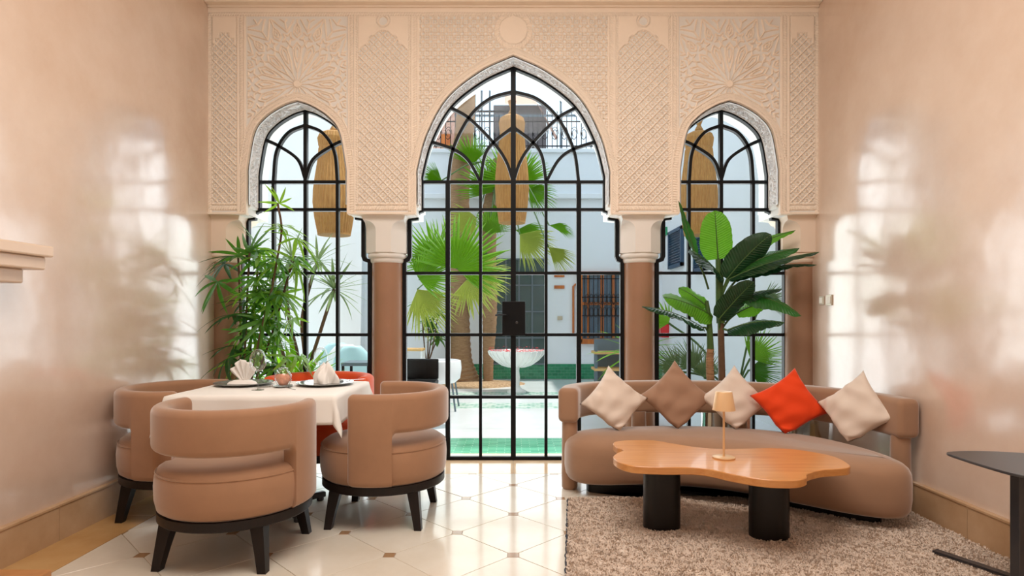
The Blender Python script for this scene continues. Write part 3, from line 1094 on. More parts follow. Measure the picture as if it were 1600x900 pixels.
def tub_chair(name, label, cat, fabric, loc, rz, group):
    root = tag(empty(name, loc, rz), label, cat, group)
    prof = [(.355, .268), (.378, .285), (.388, .33), (.391, .40), (.387, .45), (.372, .484), (.345, .502), (.25, .512), (.12, .516), (0, .517)]
    mk('seat', lathe(prof, 64), fabric, root, angle=180)
    mk('seat_piping', lathe([(.3815, .462), (.386, .468), (.384, .474), (.378, .472), (.378, .464)], 64), fabric, root)
    mk('backrest', chair_back_vf(), fabric, root, angle=50)
    mk('base_ring', lathe([(.33, .222), (.372, .222), (.378, .228), (.378, .270), (.33, .272)], 64), M['dark_wood'], root, angle=30)
    for a in (45, 135, 225, 315):
        ca, sa = math.cos(math.radians(a)), math.sin(math.radians(a))
        V = []
        for z, s, rr in ((0, .021, .378), (.10, .026, .356), (.228, .034, .325)):
            for dx, dy in ((-1, -1), (1, -1), (1, 1), (-1, 1)):
                V.append((rr * ca + dx * s, rr * sa + dy * s, z))
        F = [(3, 2, 1, 0), (8, 9, 10, 11)] + [(j * 4 + i, j * 4 + (i + 1) % 4, (j + 1) * 4 + (i + 1) % 4, (j + 1) * 4 + i) for j in range(2) for i in range(4)]
        mk('leg', (V, F), M['dark_wood'], root, smooth=False)
    return root
grp = 'tub chairs around the dining table'
ch = tub_chair('tub_chair', 'beige velvet tub chair with its back to the camera, in front of the dining table', 'chair', M['fabric'], (-1.475, 3.19, 0), math.radians(-3), grp)
c = copy_tree(ch, loc=(-.815, 3.77, 0), rz=math.radians(88)); c['label'] = 'beige velvet tub chair on the column side of the dining table, facing the wall'
c = copy_tree(ch, loc=(-2.135, 3.90, 0), rz=math.radians(-88)); c['label'] = 'beige velvet tub chair pushed against the polished wall beside the dining table'
oc = tub_chair('tub_chair', 'orange velvet tub chair behind the dining table under the window', 'chair', M['orange_fabric'], (-1.47, 4.52, 0), PI, grp)

# -------- dining table and cloth
TX0, TX1, TYA, TYB, TZ = -2.015, -1.04, 3.455, 4.235, .79
tcx, tcy = (TX0 + TX1) / 2, (TYA + TYB) / 2
tb = tag(empty('dining_table', (tcx, tcy, 0)), 'rectangular dining table on a black pedestal hidden under a white cloth', 'table')
mk('tabletop', box(TX0 - tcx + .004, TX1 - tcx - .004, TYA - tcy + .004, TYB - tcy - .004, TZ - .035, TZ - .003, .004), M['oak'], tb, smooth=False)
mk('pedestal', lathe([(.05, .05), (.04, .09), (.036, .12), (.036, TZ - .06), (.12, TZ - .036)], 24), M['steel_black'], tb)
for k in range(4):
    a = PI / 4 + k * PI / 2
    f = join(box(.03, .33, -.028, .028, .022, .06, .008), mv(lathe([(.02, 0), (.024, .004), (.024, .024)], 12), .30, 0, 0))
    mk('foot', xf(f, Matrix.Rotation(a, 4, 'Z')), M['steel_black'], tb)

def cloth_vf(x0, x1, y0, y1, z, drop=.17, th=.0):
    nx, ny = 66, 58
    V, F = [], []
    cx, cy = (x0 + x1) / 2, (y0 + y1) / 2
    hx, hy = (x1 - x0) / 2, (y1 - y0) / 2
    for j in range(ny + 1):
        for i in range(nx + 1):
            u = (i / nx * 2 - 1) * (hx + drop); v = (j / ny * 2 - 1) * (hy + drop)
            dx, dy = max(0, abs(u) - hx), max(0, abs(v) - hy)
            sx, sy = (1 if u > 0 else -1), (1 if v > 0 else -1)
            px, py = min(abs(u), hx) * sx, min(abs(v), hy) * sy
            d = math.hypot(dx, dy)
            if dx > 0 and dy > 0:
                ang = math.atan2(dy, dx)
                fold = math.sin(2 * ang) * min(1, d / .1)
                flare = .014 + .05 * fold * d / drop
                px += sx * flare * math.cos(ang) * min(1, d / .02); py += sy * flare * math.sin(ang) * min(1, d / .02)
                zz = z - max(0, d - .006)
            elif d > 0:
                s = u if dy > 0 else v
                wv = .008 * math.sin(s * 17 + (2 if sx > 0 else 0)) * min(1, d / .1)
                o = min(.012, d) + wv * .7 + .018 * d / drop
                if dx > 0: px += sx * o
                else: py += sy * o
                zz = z - max(0, d - .006)
            else:
                zz = z + .0006 * math.sin(u * 23) * math.sin(v * 19)
            V.append((px, py, zz))
    n = nx + 1
    for j in range(ny):
        for i in range(nx):
            F.append((j * n + i, j * n + i + 1, (j + 1) * n + i + 1, (j + 1) * n + i))
    return V, F
cl = mk('tablecloth', cloth_vf(TX0, TX1, TYA, TYB, .001), M['cloth'], angle=180, loc=(tcx, tcy, TZ))
sd = cl.modifiers.new('thickness', 'SOLIDIFY'); sd.thickness = .0025; sd.offset = 1
tag(cl, 'white tablecloth with a pointed hanging corner over the dining table', 'tablecloth')
ZT = TZ + .0042

def plate_set(px, py, label, nlabel, seed):
    x, y = px, py
    pr = [(0, .006), (.085, .006), (.10, .004), (.11, .0), (.12, .003), (.178, .015), (.186, .017), (.186, .021), (.178, .021), (.12, .011), (.09, .010), (0, .010)]
    p = tag(mk('charger_plate', lathe(pr[::-1], 56), M['plate'], loc=(x, y, ZT)), label, 'plate', 'plates on the dining table')
    return p
def wineglass(x, y, label, h=.255):
    root = tag(empty('wine_glass', (x, y, ZT)), label, 'glass', 'wine glasses on the dining table')
    bowl = []
    for k in range(15):
        t = k / 14
        z = .115 + (h - .115) * t
        r = .049 * math.sqrt(max(0, 1 - ((t - .42) / .60) ** 2)) if t > .42 else .049 * math.sqrt(max(0, 1 - ((t - .42) / .42) ** 2)) ** .9
        bowl.append((max(r, .0035), z))
    mk('bowl', lathe(bowl, 36)[0:2], M['crystal'], root, angle=180, fix=False)
    mk('stem', lathe([(.0045, .004), (.0038, .02), (.0035, .06), (.0035, .10), (.005, .114)], 12), M['crystal'], root)
    mk('foot', lathe([(0, 0), (.037, 0), (.038, .0015), (.02, .004), (.006, .007), (.0, .008)], 32), M['crystal'], root)
    return root
def bowl_open(o):
    return o
LPX, LPY, RPX, RPY = -1.80, 3.98, -1.262, 3.99
plate_set(LPX, LPY, 'grey charger plate under the fan-folded napkin, near the palm', '', 1)
plate_set(RPX, RPY, 'grey charger plate under the twisted napkin, near the column', '', 2)
wineglass(-1.588, 3.70, 'empty wine glass beside the fan-folded napkin, nearer the camera')
wineglass(-1.335, 4.13, 'wine glass in front of the orange chair, beside the twisted napkin', .245)

# fan napkin
def napkin_fan():
    V, F = [], []
    n, m = 40, 10
    for j in range(m + 1):
        t = j / m
        for i in range(n + 1):
            a = -1.0 + 2.0 * i / n
            ple = .011 * math.cos(i / n * PI * 11) * (0.25 + t)
            R = .03 + .135 * t * (1 - .12 * abs(a) ** 2 + .05 * math.cos(i / n * PI * 5))
            V.append((R * math.sin(a) * .78, ple + .018 * (1 - t), .002 + R * math.cos(a) * 1.02 - .012))
    w_ = n + 1
    for j in range(m):
        for i in range(n):
            F.append((j * w_ + i, j * w_ + i + 1, (j + 1) * w_ + i + 1, (j + 1) * w_ + i))
    return V, F
nf = tag(empty('napkin', (LPX - .005, LPY, ZT + .010), math.radians(-12)), 'white napkin folded into a standing fan', 'napkin')
o = mk('fan', napkin_fan(), M['napkin'], nf, angle=180); o.modifiers.new('t', 'SOLIDIFY').thickness = .002
def napkin_base():
    V, F = [], []
    n = 36
    for rr, z in ((0, .02), (.05, .024), (.075, .014), (.085, .001)):
        for i in range(n):
            a = 2 * PI * i / n
            k = 1 + .22 * math.cos(3 * a + .5) + .08 * math.cos(5 * a)
            V.append((rr * k * math.cos(a), rr * k * math.sin(a) * .8, z))
    for j in range(3):
        for i in range(n):
            F.append((j * n + i, j * n + (i + 1) % n, (j + 1) * n + (i + 1) % n, (j + 1) * n + i))
    return V, F
mk('foot_fold', napkin_base(), M['napkin'], nf, angle=180)
# twisted napkin: a spiral of pleats
def napkin_twist():
    V, F = [], []
    n, m = 60, 16
    for j in range(m + 1):
        t = j / m
        for i in range(n):
            a = 2 * PI * i / n
            R = (.066 - .048 * t + .018 * math.sin(PI * t)) * (1 + .30 * math.cos(4 * a + 3.2 * t) + .12 * math.cos(9 * a - 2 * t))
            V.append((R * math.cos(a), R * math.sin(a) * .8, .001 + .128 * t * (1 + .12 * math.cos(2 * a + 1))))
    for j in range(m):
        for i in range(n):
            F.append((j * n + i, j * n + (i + 1) % n, (j + 1) * n + (i + 1) % n, (j + 1) * n + i))
    F.append(tuple(m * n + i for i in range(n)))
    return V, F
tag(mk('napkin', napkin_twist(), M['napkin'], angle=180, loc=(RPX + .005, RPY, ZT + .010)), 'white napkin folded into a twisted cone', 'napkin')

# jar with peach filling on a saucer
jr = tag(empty('candle_jar', (-1.492, 3.86, ZT)), 'round clear glass jar with peach filling on a dark saucer', 'jar')
mk('saucer', lathe([(0, 0), (.045, 0), (.062, .010), (.060, .012), (.044, .005), (0, .005)], 36), M['plate'], jr)
mk('jar_body', lathe([(.0, .006), (.028, .006), (.042, .022), (.053, .050), (.052, .075), (.040, .098), (.026, .108), (.026, .118), (.030, .124)], 36), M['crystal'], jr, angle=180)
mk('filling', lathe([(0, .012), (.024, .012), (.034, .03), (.043, .055), (.040, .074), (.025, .082), (0, .084)], 28), M['potpourri'], jr, angle=180)
mk('lid', lathe([(.030, .116), (.024, .124), (.010, .130), (.006, .134), (.010, .140), (.006, .147), (0, .149)], 24), M['crystal'], jr, angle=180)

# cutlery
def knife_vf():
    return join(box(-.0055, .0055, -.10, -.01, 0, .005, .002), layered([(-.005, -.01), (.005, -.01), (.010, .03), (.009, .09), (.002, .115), (-.005, .10)], [(0.001, 0), (.003, .0005)]))
def fork_vf():
    f = [box(-.0045, .0045, -.10, .03, 0, .004, .0015), layered([(-.004, .03), (.004, .03), (.011, .045), (.012, .06), (-.012, .06), (-.011, .045)], [(0.001, 0), (.0035, .0005)])]
    for k in range(4):
        x = -.0105 + k * .007
        f.append(box(x - .0015, x + .0015, .058, .10, .001, .0035))
    return join(*f)
for nm, vf, x, y, a, lb in (
        ('fork', fork_vf(), -1.60, 3.90, -35, 'steel fork between the jar and the plate with the fan napkin'),
        ('knife', knife_vf(), -1.565, 3.86, -38, 'steel knife between the jar and the plate with the fan napkin'),
        ('fork', fork_vf(), -1.425, 3.79, 40, 'steel fork in front of the jar, beside the plate with the twisted napkin'),
        ('knife', knife_vf(), -1.13, 4.10, -60, 'steel knife on the plate side nearest the column')):
    tag(mk(nm, vf, M['silver'], smooth=False, loc=(x, y, ZT + (.02 if nm == 'knife' and x > -1.2 else 0))), lb, nm, 'cutlery on the dining table').rotation_euler = (0, 0, math.radians(a))

# -------- sofa
sf = tag(empty('sofa', (1.45, 4.2, 0)), 'long curved taupe velvet sofa with a floating backrest band', 'sofa')
seat_pts = [(.37, 4.30), (.43, 4.13), (.60, 4.06), (.90, 4.07), (1.20, 4.03), (1.48, 3.90), (1.72, 3.68), (1.93, 3.49), (2.12, 3.385), (2.27, 3.40), (2.345, 3.53), (2.35, 3.75),
            (2.29, 4.03), (2.17, 4.27), (1.94, 4.49), (1.60, 4.64), (1.25, 4.69), (.90, 4.66), (.60, 4.58), (.42, 4.46)]
seat_out = [(p[0] - 1.45, p[1] - 4.2) for p in catmull([Vector(p) for p in seat_pts], 8, True)]
rr = .075
lay = [(.085, .09), (.088, .05), (.10, .025), (.13, .008), (.19, 0), (.28, 0), (.335, .004), (.365, .018), (.386, .040), (.402, .075), (.412, .115), (.417, .15)]
mk('seat', layered(seat_out, lay), M['sofa'], sf, angle=180)
mk('plinth', layered(seat_out, [(.0, .16), (.088, .16)]), M['black_wood'], sf, angle=40)
band = catmull([(.405, 4.33), (.455, 4.50), (.62, 4.67), (.95, 4.77), (1.35, 4.79), (1.75, 4.72), (2.12, 4.52), (2.36, 4.20), (2.45, 3.95), (2.470, 3.77)], 10)
bp = [Vector((p[0] - 1.45, p[1] - 4.2)) for p in band]
V, F = [], []
sec0 = rrect(-.072, .072, .487, .737, .038, 4)
m_ = len(sec0)
rings = []
N = len(bp)
def frame_at(i):
    t = (bp[min(i + 1, N - 1)] - bp[max(i - 1, 0)]).normalized()
    return bp[i], t, Vector((-t.y, t.x))
capn = 5
for k in range(capn):
    q = PI / 2 * k / capn
    b0, t, nn = frame_at(0)
    ins = .035 * (1 - math.sin(q))
    rings.append((b0 - t * (.035 * math.cos(q)) - t * .03, nn, [((r / .072) * (.072 - ins), .612 + (z - .612) / .125 * (.125 - ins)) for r, z in sec0]))
for i in range(N):
    b0, t, nn = frame_at(i)
    rings.append((b0 - (t * .03 if i == 0 else t * 0) + (t * .03 if i == N - 1 else t * 0), nn, sec0))
for k in range(capn - 1, -1, -1):
    q = PI / 2 * k / capn
    b0, t, nn = frame_at(N - 1)
    ins = .035 * (1 - math.sin(q))
    rings.append((b0 + t * (.035 * math.cos(q)) + t * .03, nn, [((r / .072) * (.072 - ins), .612 + (z - .612) / .125 * (.125 - ins)) for r, z in sec0]))
for b0, nn, s in rings:
    for r, z in s:
        V.append((b0.x + nn.x * r, b0.y + nn.y * r, z))
for j in range(len(rings) - 1):
    for i in range(m_):
        F.append((j * m_ + i, j * m_ + (i + 1) % m_, (j + 1) * m_ + (i + 1) % m_, (j + 1) * m_ + i))
F.append(tuple(range(m_))); F.append(tuple((len(rings) - 1) * m_ + i for i in range(m_)))
mk('backrest', (V, F), M['sofa'], sf, angle=60)
for x, y in ((.412, 4.345), (2.462, 3.785), (1.0, 4.745), (1.78, 4.685)):
    mk('leg', mv(lathe([(.050, 0), (.058, .012), (.060, .10), (.056, .50)], 28), x - 1.45, y - 4.2, 0), M['sofa'], sf)

# -------- cushions
def pillow_vf(s, puff, seed, flat=.0):
    n = 30
    V, F = [], []
    r = np.random.default_rng(seed)
    ph = r.uniform(0, 6, 6)
    for side in (1, -1):
        for j in range(n + 1):
            for i in range(n + 1):
                u, v = i / n * 2 - 1, j / n * 2 - 1
                pin = 1 - .13 * (1 - v * v) * abs(u) ** 2 , 1 - .13 * (1 - u * u) * abs(v) ** 2
                x, y = u * s * pin[0], v * s * pin[1]
                e = max(0, (1 - u ** 2)) * max(0, (1 - v ** 2))
                z = side * puff * e ** .42
                wr = .006 * math.sin(7 * u + 4 * v + ph[0]) * e ** .3 + .0045 * math.sin(-9 * v + 6 * u * v + ph[1]) * e ** .3 + .004 * math.sin(14 * u * v + 3 * u + ph[2])
                z += side * wr * (e > 0)
                # local Y' along the diagonal (up), X' across
                a, b = (x - y) / math.sqrt(2), (x + y) / math.sqrt(2)
                lo = -s * math.sqrt(2)
                q = b - lo
                if q < .10:                         # squashed bottom corner
                    b = lo + .052 + q * .48
                    z *= 1.0 + .5 * (1 - q / .10)
                    z += side * .016 * (1 - q / .10)
                V.append((a, z, b - lo - .052))
    w_ = n + 1
    h = w_ * w_
    for j in range(n):
        for i in range(n):
            F.append((j * w_ + i, j * w_ + i + 1, (j + 1) * w_ + i + 1, (j + 1) * w_ + i))
            F.append((h + j * w_ + i, h + (j + 1) * w_ + i, h + (j + 1) * w_ + i + 1, h + j * w_ + i + 1))
    bm = bmesh.new()
    vs = [bm.verts.new(p) for p in V]
    for f in F: bm.faces.new([vs[k] for k in f])
    bmesh.ops.remove_doubles(bm, verts=bm.verts[:], dist=.0008)
    return bm_out(bm)
for k, (px, py, Y, mat, col, rz, tilt, roll, s) in enumerate((
        (967, 668, 4.36, 'cream_pillow', 'smooth cream cushion at the column end of the sofa, partly over the taupe one', 12, 17, -3, .192),
        (1059, 665, 4.44, 'taupe_pillow', 'wrinkled taupe cushion between two cream cushions', 0, 17, 2, .204),
        (1149, 668, 4.42, 'cream_pillow', 'cream cushion behind the small table lamp, between the taupe and orange ones', -2, 15, 4, .190),
        (1226, 676, 4.25, 'orange_pillow', 'bright orange cushion on the curved sofa', -14, 16, 11, .192),
        (1326, 686, 3.98, 'cream_pillow', 'cream cushion at the wall end of the sofa beside the orange one', -58, 14, 4, .192))):
    p = P(px, py, Y)
    o = mk('cushion', pillow_vf(s, .068, 20 + k), M[mat], angle=180, loc=(p.x, p.y, .414))
    o.rotation_mode = 'XYZ'
    o.rotation_euler = (Matrix.Rotation(math.radians(rz), 3, 'Z') @ Matrix.Rotation(math.radians(-tilt), 3, 'X') @ Matrix.Rotation(math.radians(roll), 3, 'Y')).to_euler()
    tag(o, col, 'cushion', 'cushions on the sofa')

# -------- coffee table and lamp
CZ = .45
top_px = [(959, 691), (980, 688), (1020, 688), (1052, 693), (1084, 698), (1120, 701), (1160, 701), (1200, 700), (1240, 702), (1280, 708), (1308, 715), (1326, 725), (1327, 730), (1312, 732),
          (1284, 734), (1262, 740), (1260, 746), (1244, 750), (1212, 750), (1180, 747), (1140, 740), (1108, 733), (1080, 730), (1040, 730), (992, 728), (968, 722), (958, 714), (964, 708), (974, 703), (962, 698)]
ctp = []
for px, py in top_px:
    Y = (CAM_H - CZ) * FPX / (py - VPY)
    ctp.append(((px - VPX) * Y / FPX, Y))
ccx, ccy = 1.2, 3.4
outl = [(p[0] - ccx, p[1] - ccy) for p in catmull([Vector(p) for p in ctp], 6, True)]
ct = tag(empty('coffee_table', (ccx, ccy, .022)), 'cloud-shaped oak coffee table on two black pillar legs', 'table')
d0 = -.022
mk('tabletop', layered(outl[::-1], [(CZ - .042 + d0, .006), (CZ - .038 + d0, .001), (CZ - .004 + d0, 0), (CZ + d0, .003)]), M['oak'], ct, angle=30)
def pill(w_, d_, n=14):
    pts = []
    for k in range(n + 1): pts.append((w_ / 2 - d_ / 2 + d_ / 2 * math.cos(-PI / 2 + PI * k / n), d_ / 2 * math.sin(-PI / 2 + PI * k / n)))
    for k in range(n + 1): pts.append((-w_ / 2 + d_ / 2 + d_ / 2 * math.cos(PI / 2 + PI * k / n), d_ / 2 * math.sin(PI / 2 + PI * k / n)))
    return pts
for x, y, w_, d_, a in ((.868, 3.48, .215, .15, 4), (1.432, 3.335, .215, .17, -4)):
    mk('leg', mv(xf(layered(pill(w_, d_), [(0, .002), (.002, 0), (CZ - .042 + d0, 0)]), Matrix.Rotation(math.radians(a), 4, 'Z')), x - ccx, y - ccy, 0), M['black_wood'], ct, angle=35)
lp = tag(empty('table_lamp', (1.192, 3.37, CZ)), 'small champagne table lamp with a tapered shade on the coffee table', 'lamp')
mk('base', lathe([(0, 0), (.060, 0), (.062, .003), (.062, .008), (.058, .010), (0, .011)], 40), M['lamp_gold'], lp, angle=30)
mk('pole', lathe([(.0062, .010), (.0062, .345)], 14), M['lamp_gold'], lp)
mk('lamp_shade', lathe([(.061, .272), (.063, .272), (.046, .372), (.043, .377), (0, .377), (0, .374), (.043, .373), (.061, .274)], 44), M['lamp_gold'], lp, angle=30)

# -------- side table
st = tag(empty('side_table', (2.2, 2.62, 0)), 'black steel side table with a rounded triangular top beside the wall', 'table')
tri = catmull([Vector(p) for p in [(2.07, 2.84), (2.12, 2.875), (2.26, 2.885), (2.42, 2.85), (2.49, 2.78), (2.49, 2.66), (2.40, 2.52), (2.25, 2.43), (2.14, 2.415), (2.075, 2.47), (2.06, 2.60), (2.06, 2.74)]], 8, True)
mk('tabletop', layered([(p[0] - 2.2, p[1] - 2.62) for p in tri], [(.588, .003), (.590, 0), (.598, 0), (.600, .002)]), M['steel_black'], st, angle=30)
mk('post', box(-.015, .035, -.05, .0, .014, .589, .003), M['steel_black'], st, smooth=False)
def flat_bar(pts, wd, z0, z1):
    v, f = bar_xz(pts, wd, z0, z1)
    return [(p[0], p[2], p[1]) for p in v], f
mk('foot', join(flat_bar([(-.012, .47), (.20, .02)], .042, .030, .042), flat_bar([(.21, .0), (.0, -.03)], .042, .030, .042)), M['steel_black'], st, smooth=False)
mk('post_base', box(-.02, .04, -.055, .005, .026, .05, .003), M['steel_black'], st, smooth=False)

# -------- rug
rug_c = [(.375, 4.035), (2.50, 4.07), (2.51, 1.35), (.10, 1.30)]
def in_quad(p):
    for i in range(4):
        a, b = rug_c[i], rug_c[(i + 1) % 4]
        if (b[0] - a[0]) * (p[1] - a[1]) - (b[1] - a[1]) * (p[0] - a[0]) > 0: return False
    return True
rg = tag(empty('rug', (1.4, 2.7, 0)), 'shaggy beige wool rug with a dark stitched edge under the coffee table', 'rug')
def quad_pt(u, v):
    a = Vector(rug_c[3]).lerp(Vector(rug_c[2]), u); b = Vector(rug_c[0]).lerp(Vector(rug_c[1]), u)
    return a.lerp(b, v)
nu, nv = 90, 110
U, Vv = np.meshgrid(np.linspace(0, 1, nu + 1), np.linspace(0, 1, nv + 1))
c0, c1_, c2_, c3_ = [np.array(c) for c in rug_c]
PX = (c3_[0] * (1 - U) + c2_[0] * U) * (1 - Vv) + (c0[0] * (1 - U) + c1_[0] * U) * Vv
PY = (c3_[1] * (1 - U) + c2_[1] * U) * (1 - Vv) + (c0[1] * (1 - U) + c1_[1] * U) * Vv
e = np.minimum(np.minimum(U, 1 - U) * 2.2, np.minimum(Vv, 1 - Vv) * 2.7)
PZ = .004 + .014 * np.clip(e / .02, 0, 1) + .004 * vnoise(PX + 5, PY + 5, .08, 5) * np.clip(e / .02, 0, 1)
PX = PX + (vnoise(PX, PY + 9, .12, 8) - .5) * .012 * (e < .02)
idx = np.arange((nu + 1) * (nv + 1)).reshape(nv + 1, nu + 1)
q = np.stack([idx[:-1, :-1], idx[:-1, 1:], idx[1:, 1:], idx[1:, :-1]], -1).reshape(-1, 4)
mesh_np('backing', np.stack([PX.ravel() - 1.4, PY.ravel() - 2.7, PZ.ravel()], -1), q, M['rug'], rg)
# pile: short curled tufts
NT = 150000
uu, vv = RNG.random(NT), 1 - RNG.random(NT) ** 1.0 * .62
bx = (c3_[0] * (1 - uu) + c2_[0] * uu) * (1 - vv) + (c0[0] * (1 - uu) + c1_[0] * uu) * vv
by = (c3_[1] * (1 - uu) + c2_[1] * uu) * (1 - vv) + (c0[1] * (1 - uu) + c1_[1] * uu) * vv
fl = vnoise(bx + 3, by + 3, .022, 21) * 2 * PI * 1.6 + RNG.normal(0, 1.3, NT)
ht = (.008 + .010 * vnoise(bx, by, .026, 9)) * RNG.uniform(.7, 1.3, NT)
ln = RNG.uniform(.010, .020, NT)
wv = RNG.uniform(.0022, .0038, NT)
bz = np.full(NT, .014)
dxv, dyv = np.cos(fl), np.sin(fl)
v0 = np.stack([bx - dyv * wv, by + dxv * wv, bz], -1); v1 = np.stack([bx + dyv * wv, by - dxv * wv, bz], -1)
v2 = np.stack([bx + dxv * ln * .5 + dyv * wv, by + dyv * ln * .5 - dxv * wv, bz + ht], -1)
v3 = np.stack([bx + dxv * ln * .5 - dyv * wv, by + dyv * ln * .5 + dxv * wv, bz + ht], -1)
Vt = np.stack([v0, v1, v2, v3], 1).reshape(-1, 3) - np.array([1.4, 2.7, 0])
mesh_np('pile', Vt, np.arange(NT * 4).reshape(-1, 4), M['rug'], rg, smooth=False)['kind'] = 'stuff'
ev = [Vector(rug_c[3]).lerp(Vector(rug_c[0]), k / 90) for k in range(91)]
mk('stitched_edge', tube([(p.x - 1.4 - .004 + .003 * math.sin(k * 2.1), p.y - 2.7, .010 + .003 * math.sin(k * 1.7)) for k, p in enumerate(ev)], [.007 + .002 * math.sin(k * 2.9) for k in range(91)], 6), M['rug_edge'], rg)

# -------- switches
for y, lb, two in ((4.93, 'small light switch plate with one key, closest to the corner column', 1), (4.815, 'larger light switch plate with two keys on the polished wall', 2)):
    sw = tag(empty('light_switch', (W, y, 1.385)), lb, 'switch', 'light switches')
    hs = .036 if two == 1 else .043
    mk('cover_plate', box(-.010, .0, -hs, hs, -hs, hs, .003), M['switch'], sw, smooth=False)
    for k in range(two):
        ww = (hs * 2 - .02) / two
        mk('key', box(-.015, -.009, -hs + .01 + k * ww + .001, -hs + .01 + (k + 1) * ww - .001, -hs + .012, hs - .012, .002), M['switch_key'], sw, smooth=False)

# -------- mantel and hearth at the left wall
mt = tag(empty('mantel_shelf', (-W, 2.3, 1.4)), 'stepped plaster mantel shelf on the polished wall', 'mantel')
for nm, dep, ye, z0, z1 in (('top_slab', .232, .72, .150, .205), ('middle_slab', .205, .70, .085, .150), ('lower_slab', .150, .63, .015, .085)):
    mk(nm, box(0, dep, -.9, ye, z0, z1, .008), M['mantel'], mt, smooth=False)
mk('chimney_breast', box(0, .08, -.9, .50, -1.4, .016), M['mantel'], mt, smooth=False)
tag(mk('hearth', box(-W + .034, -2.19, 1.6, 2.828, 0, .052, .008), M['hearth'], smooth=False), 'low orange stone hearth slab on the floor below the mantel', 'hearth')

# ================================================================== PLANTS INDOORS
def leaf_mesh(name, width=.09, droop=.18, mat=None, n=7, fold=.25):
    V, F = [], []
    for i in range(n + 1):
        t = i / n
        w_ = width * (math.sin(PI * min(1, t ** .8 * .98 + .02))) ** .8 * (1 if t < 1 else 0)
        z = -droop * t * t
        x = t * (1 - .06 * droop)
        V += [(x, -w_ / 2, z + fold * w_ / 2), (x, 0, z), (x, w_ / 2, z + fold * w_ / 2)]
    for i in range(n):
        a, b = i * 3, i * 3 + 3
        F += [(a, a + 1, b + 1, b), (a + 1, a + 2, b + 2, b + 1)]
    me = bpy.data.meshes.new(name)
    me.from_pydata(V, [], F)
    me.polygons.foreach_set('use_smooth', [True] * len(me.polygons))
    me.materials.append(mat)
    return me
def aim(d, up=Vector((0, 0, 1)), scale=1.0):
    """matrix whose X runs along d and Z near up"""
    x = Vector(d).normalized()
    if abs(x.dot(up)) > .97: up = Vector((0, 1, 0))
    z = (up - x * up.dot(x)).normalized()
    y = z.cross(x)
    return Matrix((x, y, z)).transposed().to_4x4() @ Matrix.Scale(scale, 4)

lp_base = Vector((-2.13, 4.80, 0))
lady = tag(empty('lady_palm', lp_base), 'tall feathery palm with slim finger leaves in front of the window behind the table', 'plant')
mk('pot', lathe([(0, 0), (.125, 0), (.135, .01), (.165, .30), (.172, .32), (.160, .325), (.150, .29), (0, .285)], 36), M['planter_dark'], lady)
mk('soil', lathe([(.152, .288), (0, .296)], 24), M['soil'], lady)
lmats = {'a': [leaf_mesh('leaf', .125, dr, M['leaf_a']) for dr in (.12, .28, .42)],
         'b': [leaf_mesh('leaf', .125, dr, M['leaf_b']) for dr in (.10, .22, .35)],
         'c': [leaf_mesh('leaf', .12, dr, M['leaf_c']) for dr in (.2, .35, .5)]}
nleaf = 0
def whorl(root, base, pos, dirv, n, size, key, spread=1.9, pitch=.35):
    """hand of finger leaves: fan in the plane spanned by dirv and its side"""
    global nleaf
    d = Vector(dirv).normalized()
    side = d.cross(Vector((0, 0, 1)))
    if side.length < .05: side = Vector((1, 0, 0))
    side.normalize()
    upv = side.cross(d).normalized()
    for k in range(n):
        a = -spread + 2 * spread * k / max(1, n - 1) + random.uniform(-.12, .12)
        v = d * math.cos(a) + side * math.sin(a) + upv * random.uniform(-.15, .3) + Vector((0, 0, -pitch * random.random() * .8))
        ln = size * random.uniform(.75, 1.12) * (1 - .12 * abs(a) / spread)
        o = link('leaf', random.choice(lmats[key]), root)
        o.matrix_local = Matrix.Translation(pos - base) @ aim(v, upv, ln)
        nleaf += 1
stems = [
    ([(376, 600), (376, 520), (374, 440), (372, 398)], 4.86), ([(382, 600), (384, 520), (387, 450), (390, 395)], 4.80),
    ([(392, 606), (400, 555), (412, 500), (424, 455), (434, 400), (440, 358), (434, 318)], 4.72),
    ([(388, 600), (392, 540), (398, 480), (404, 400)], 4.92), ([(398, 604), (412, 560), (432, 500), (448, 440), (462, 400)], 4.84),
    ([(396, 604), (420, 580), (448, 566)], 4.76)]
for pts, Y in stems:
    pp = [P(x, y, Y) for x, y in pts]
    pp = [lp_base + Vector(((pp[0].x - lp_base.x) * .6, (Y - lp_base.y) * .6, .29))] + pp
    mk('stem', tube([p - lp_base for p in catmull(pp, 5)], .0085, 7), M['stem'], lady)
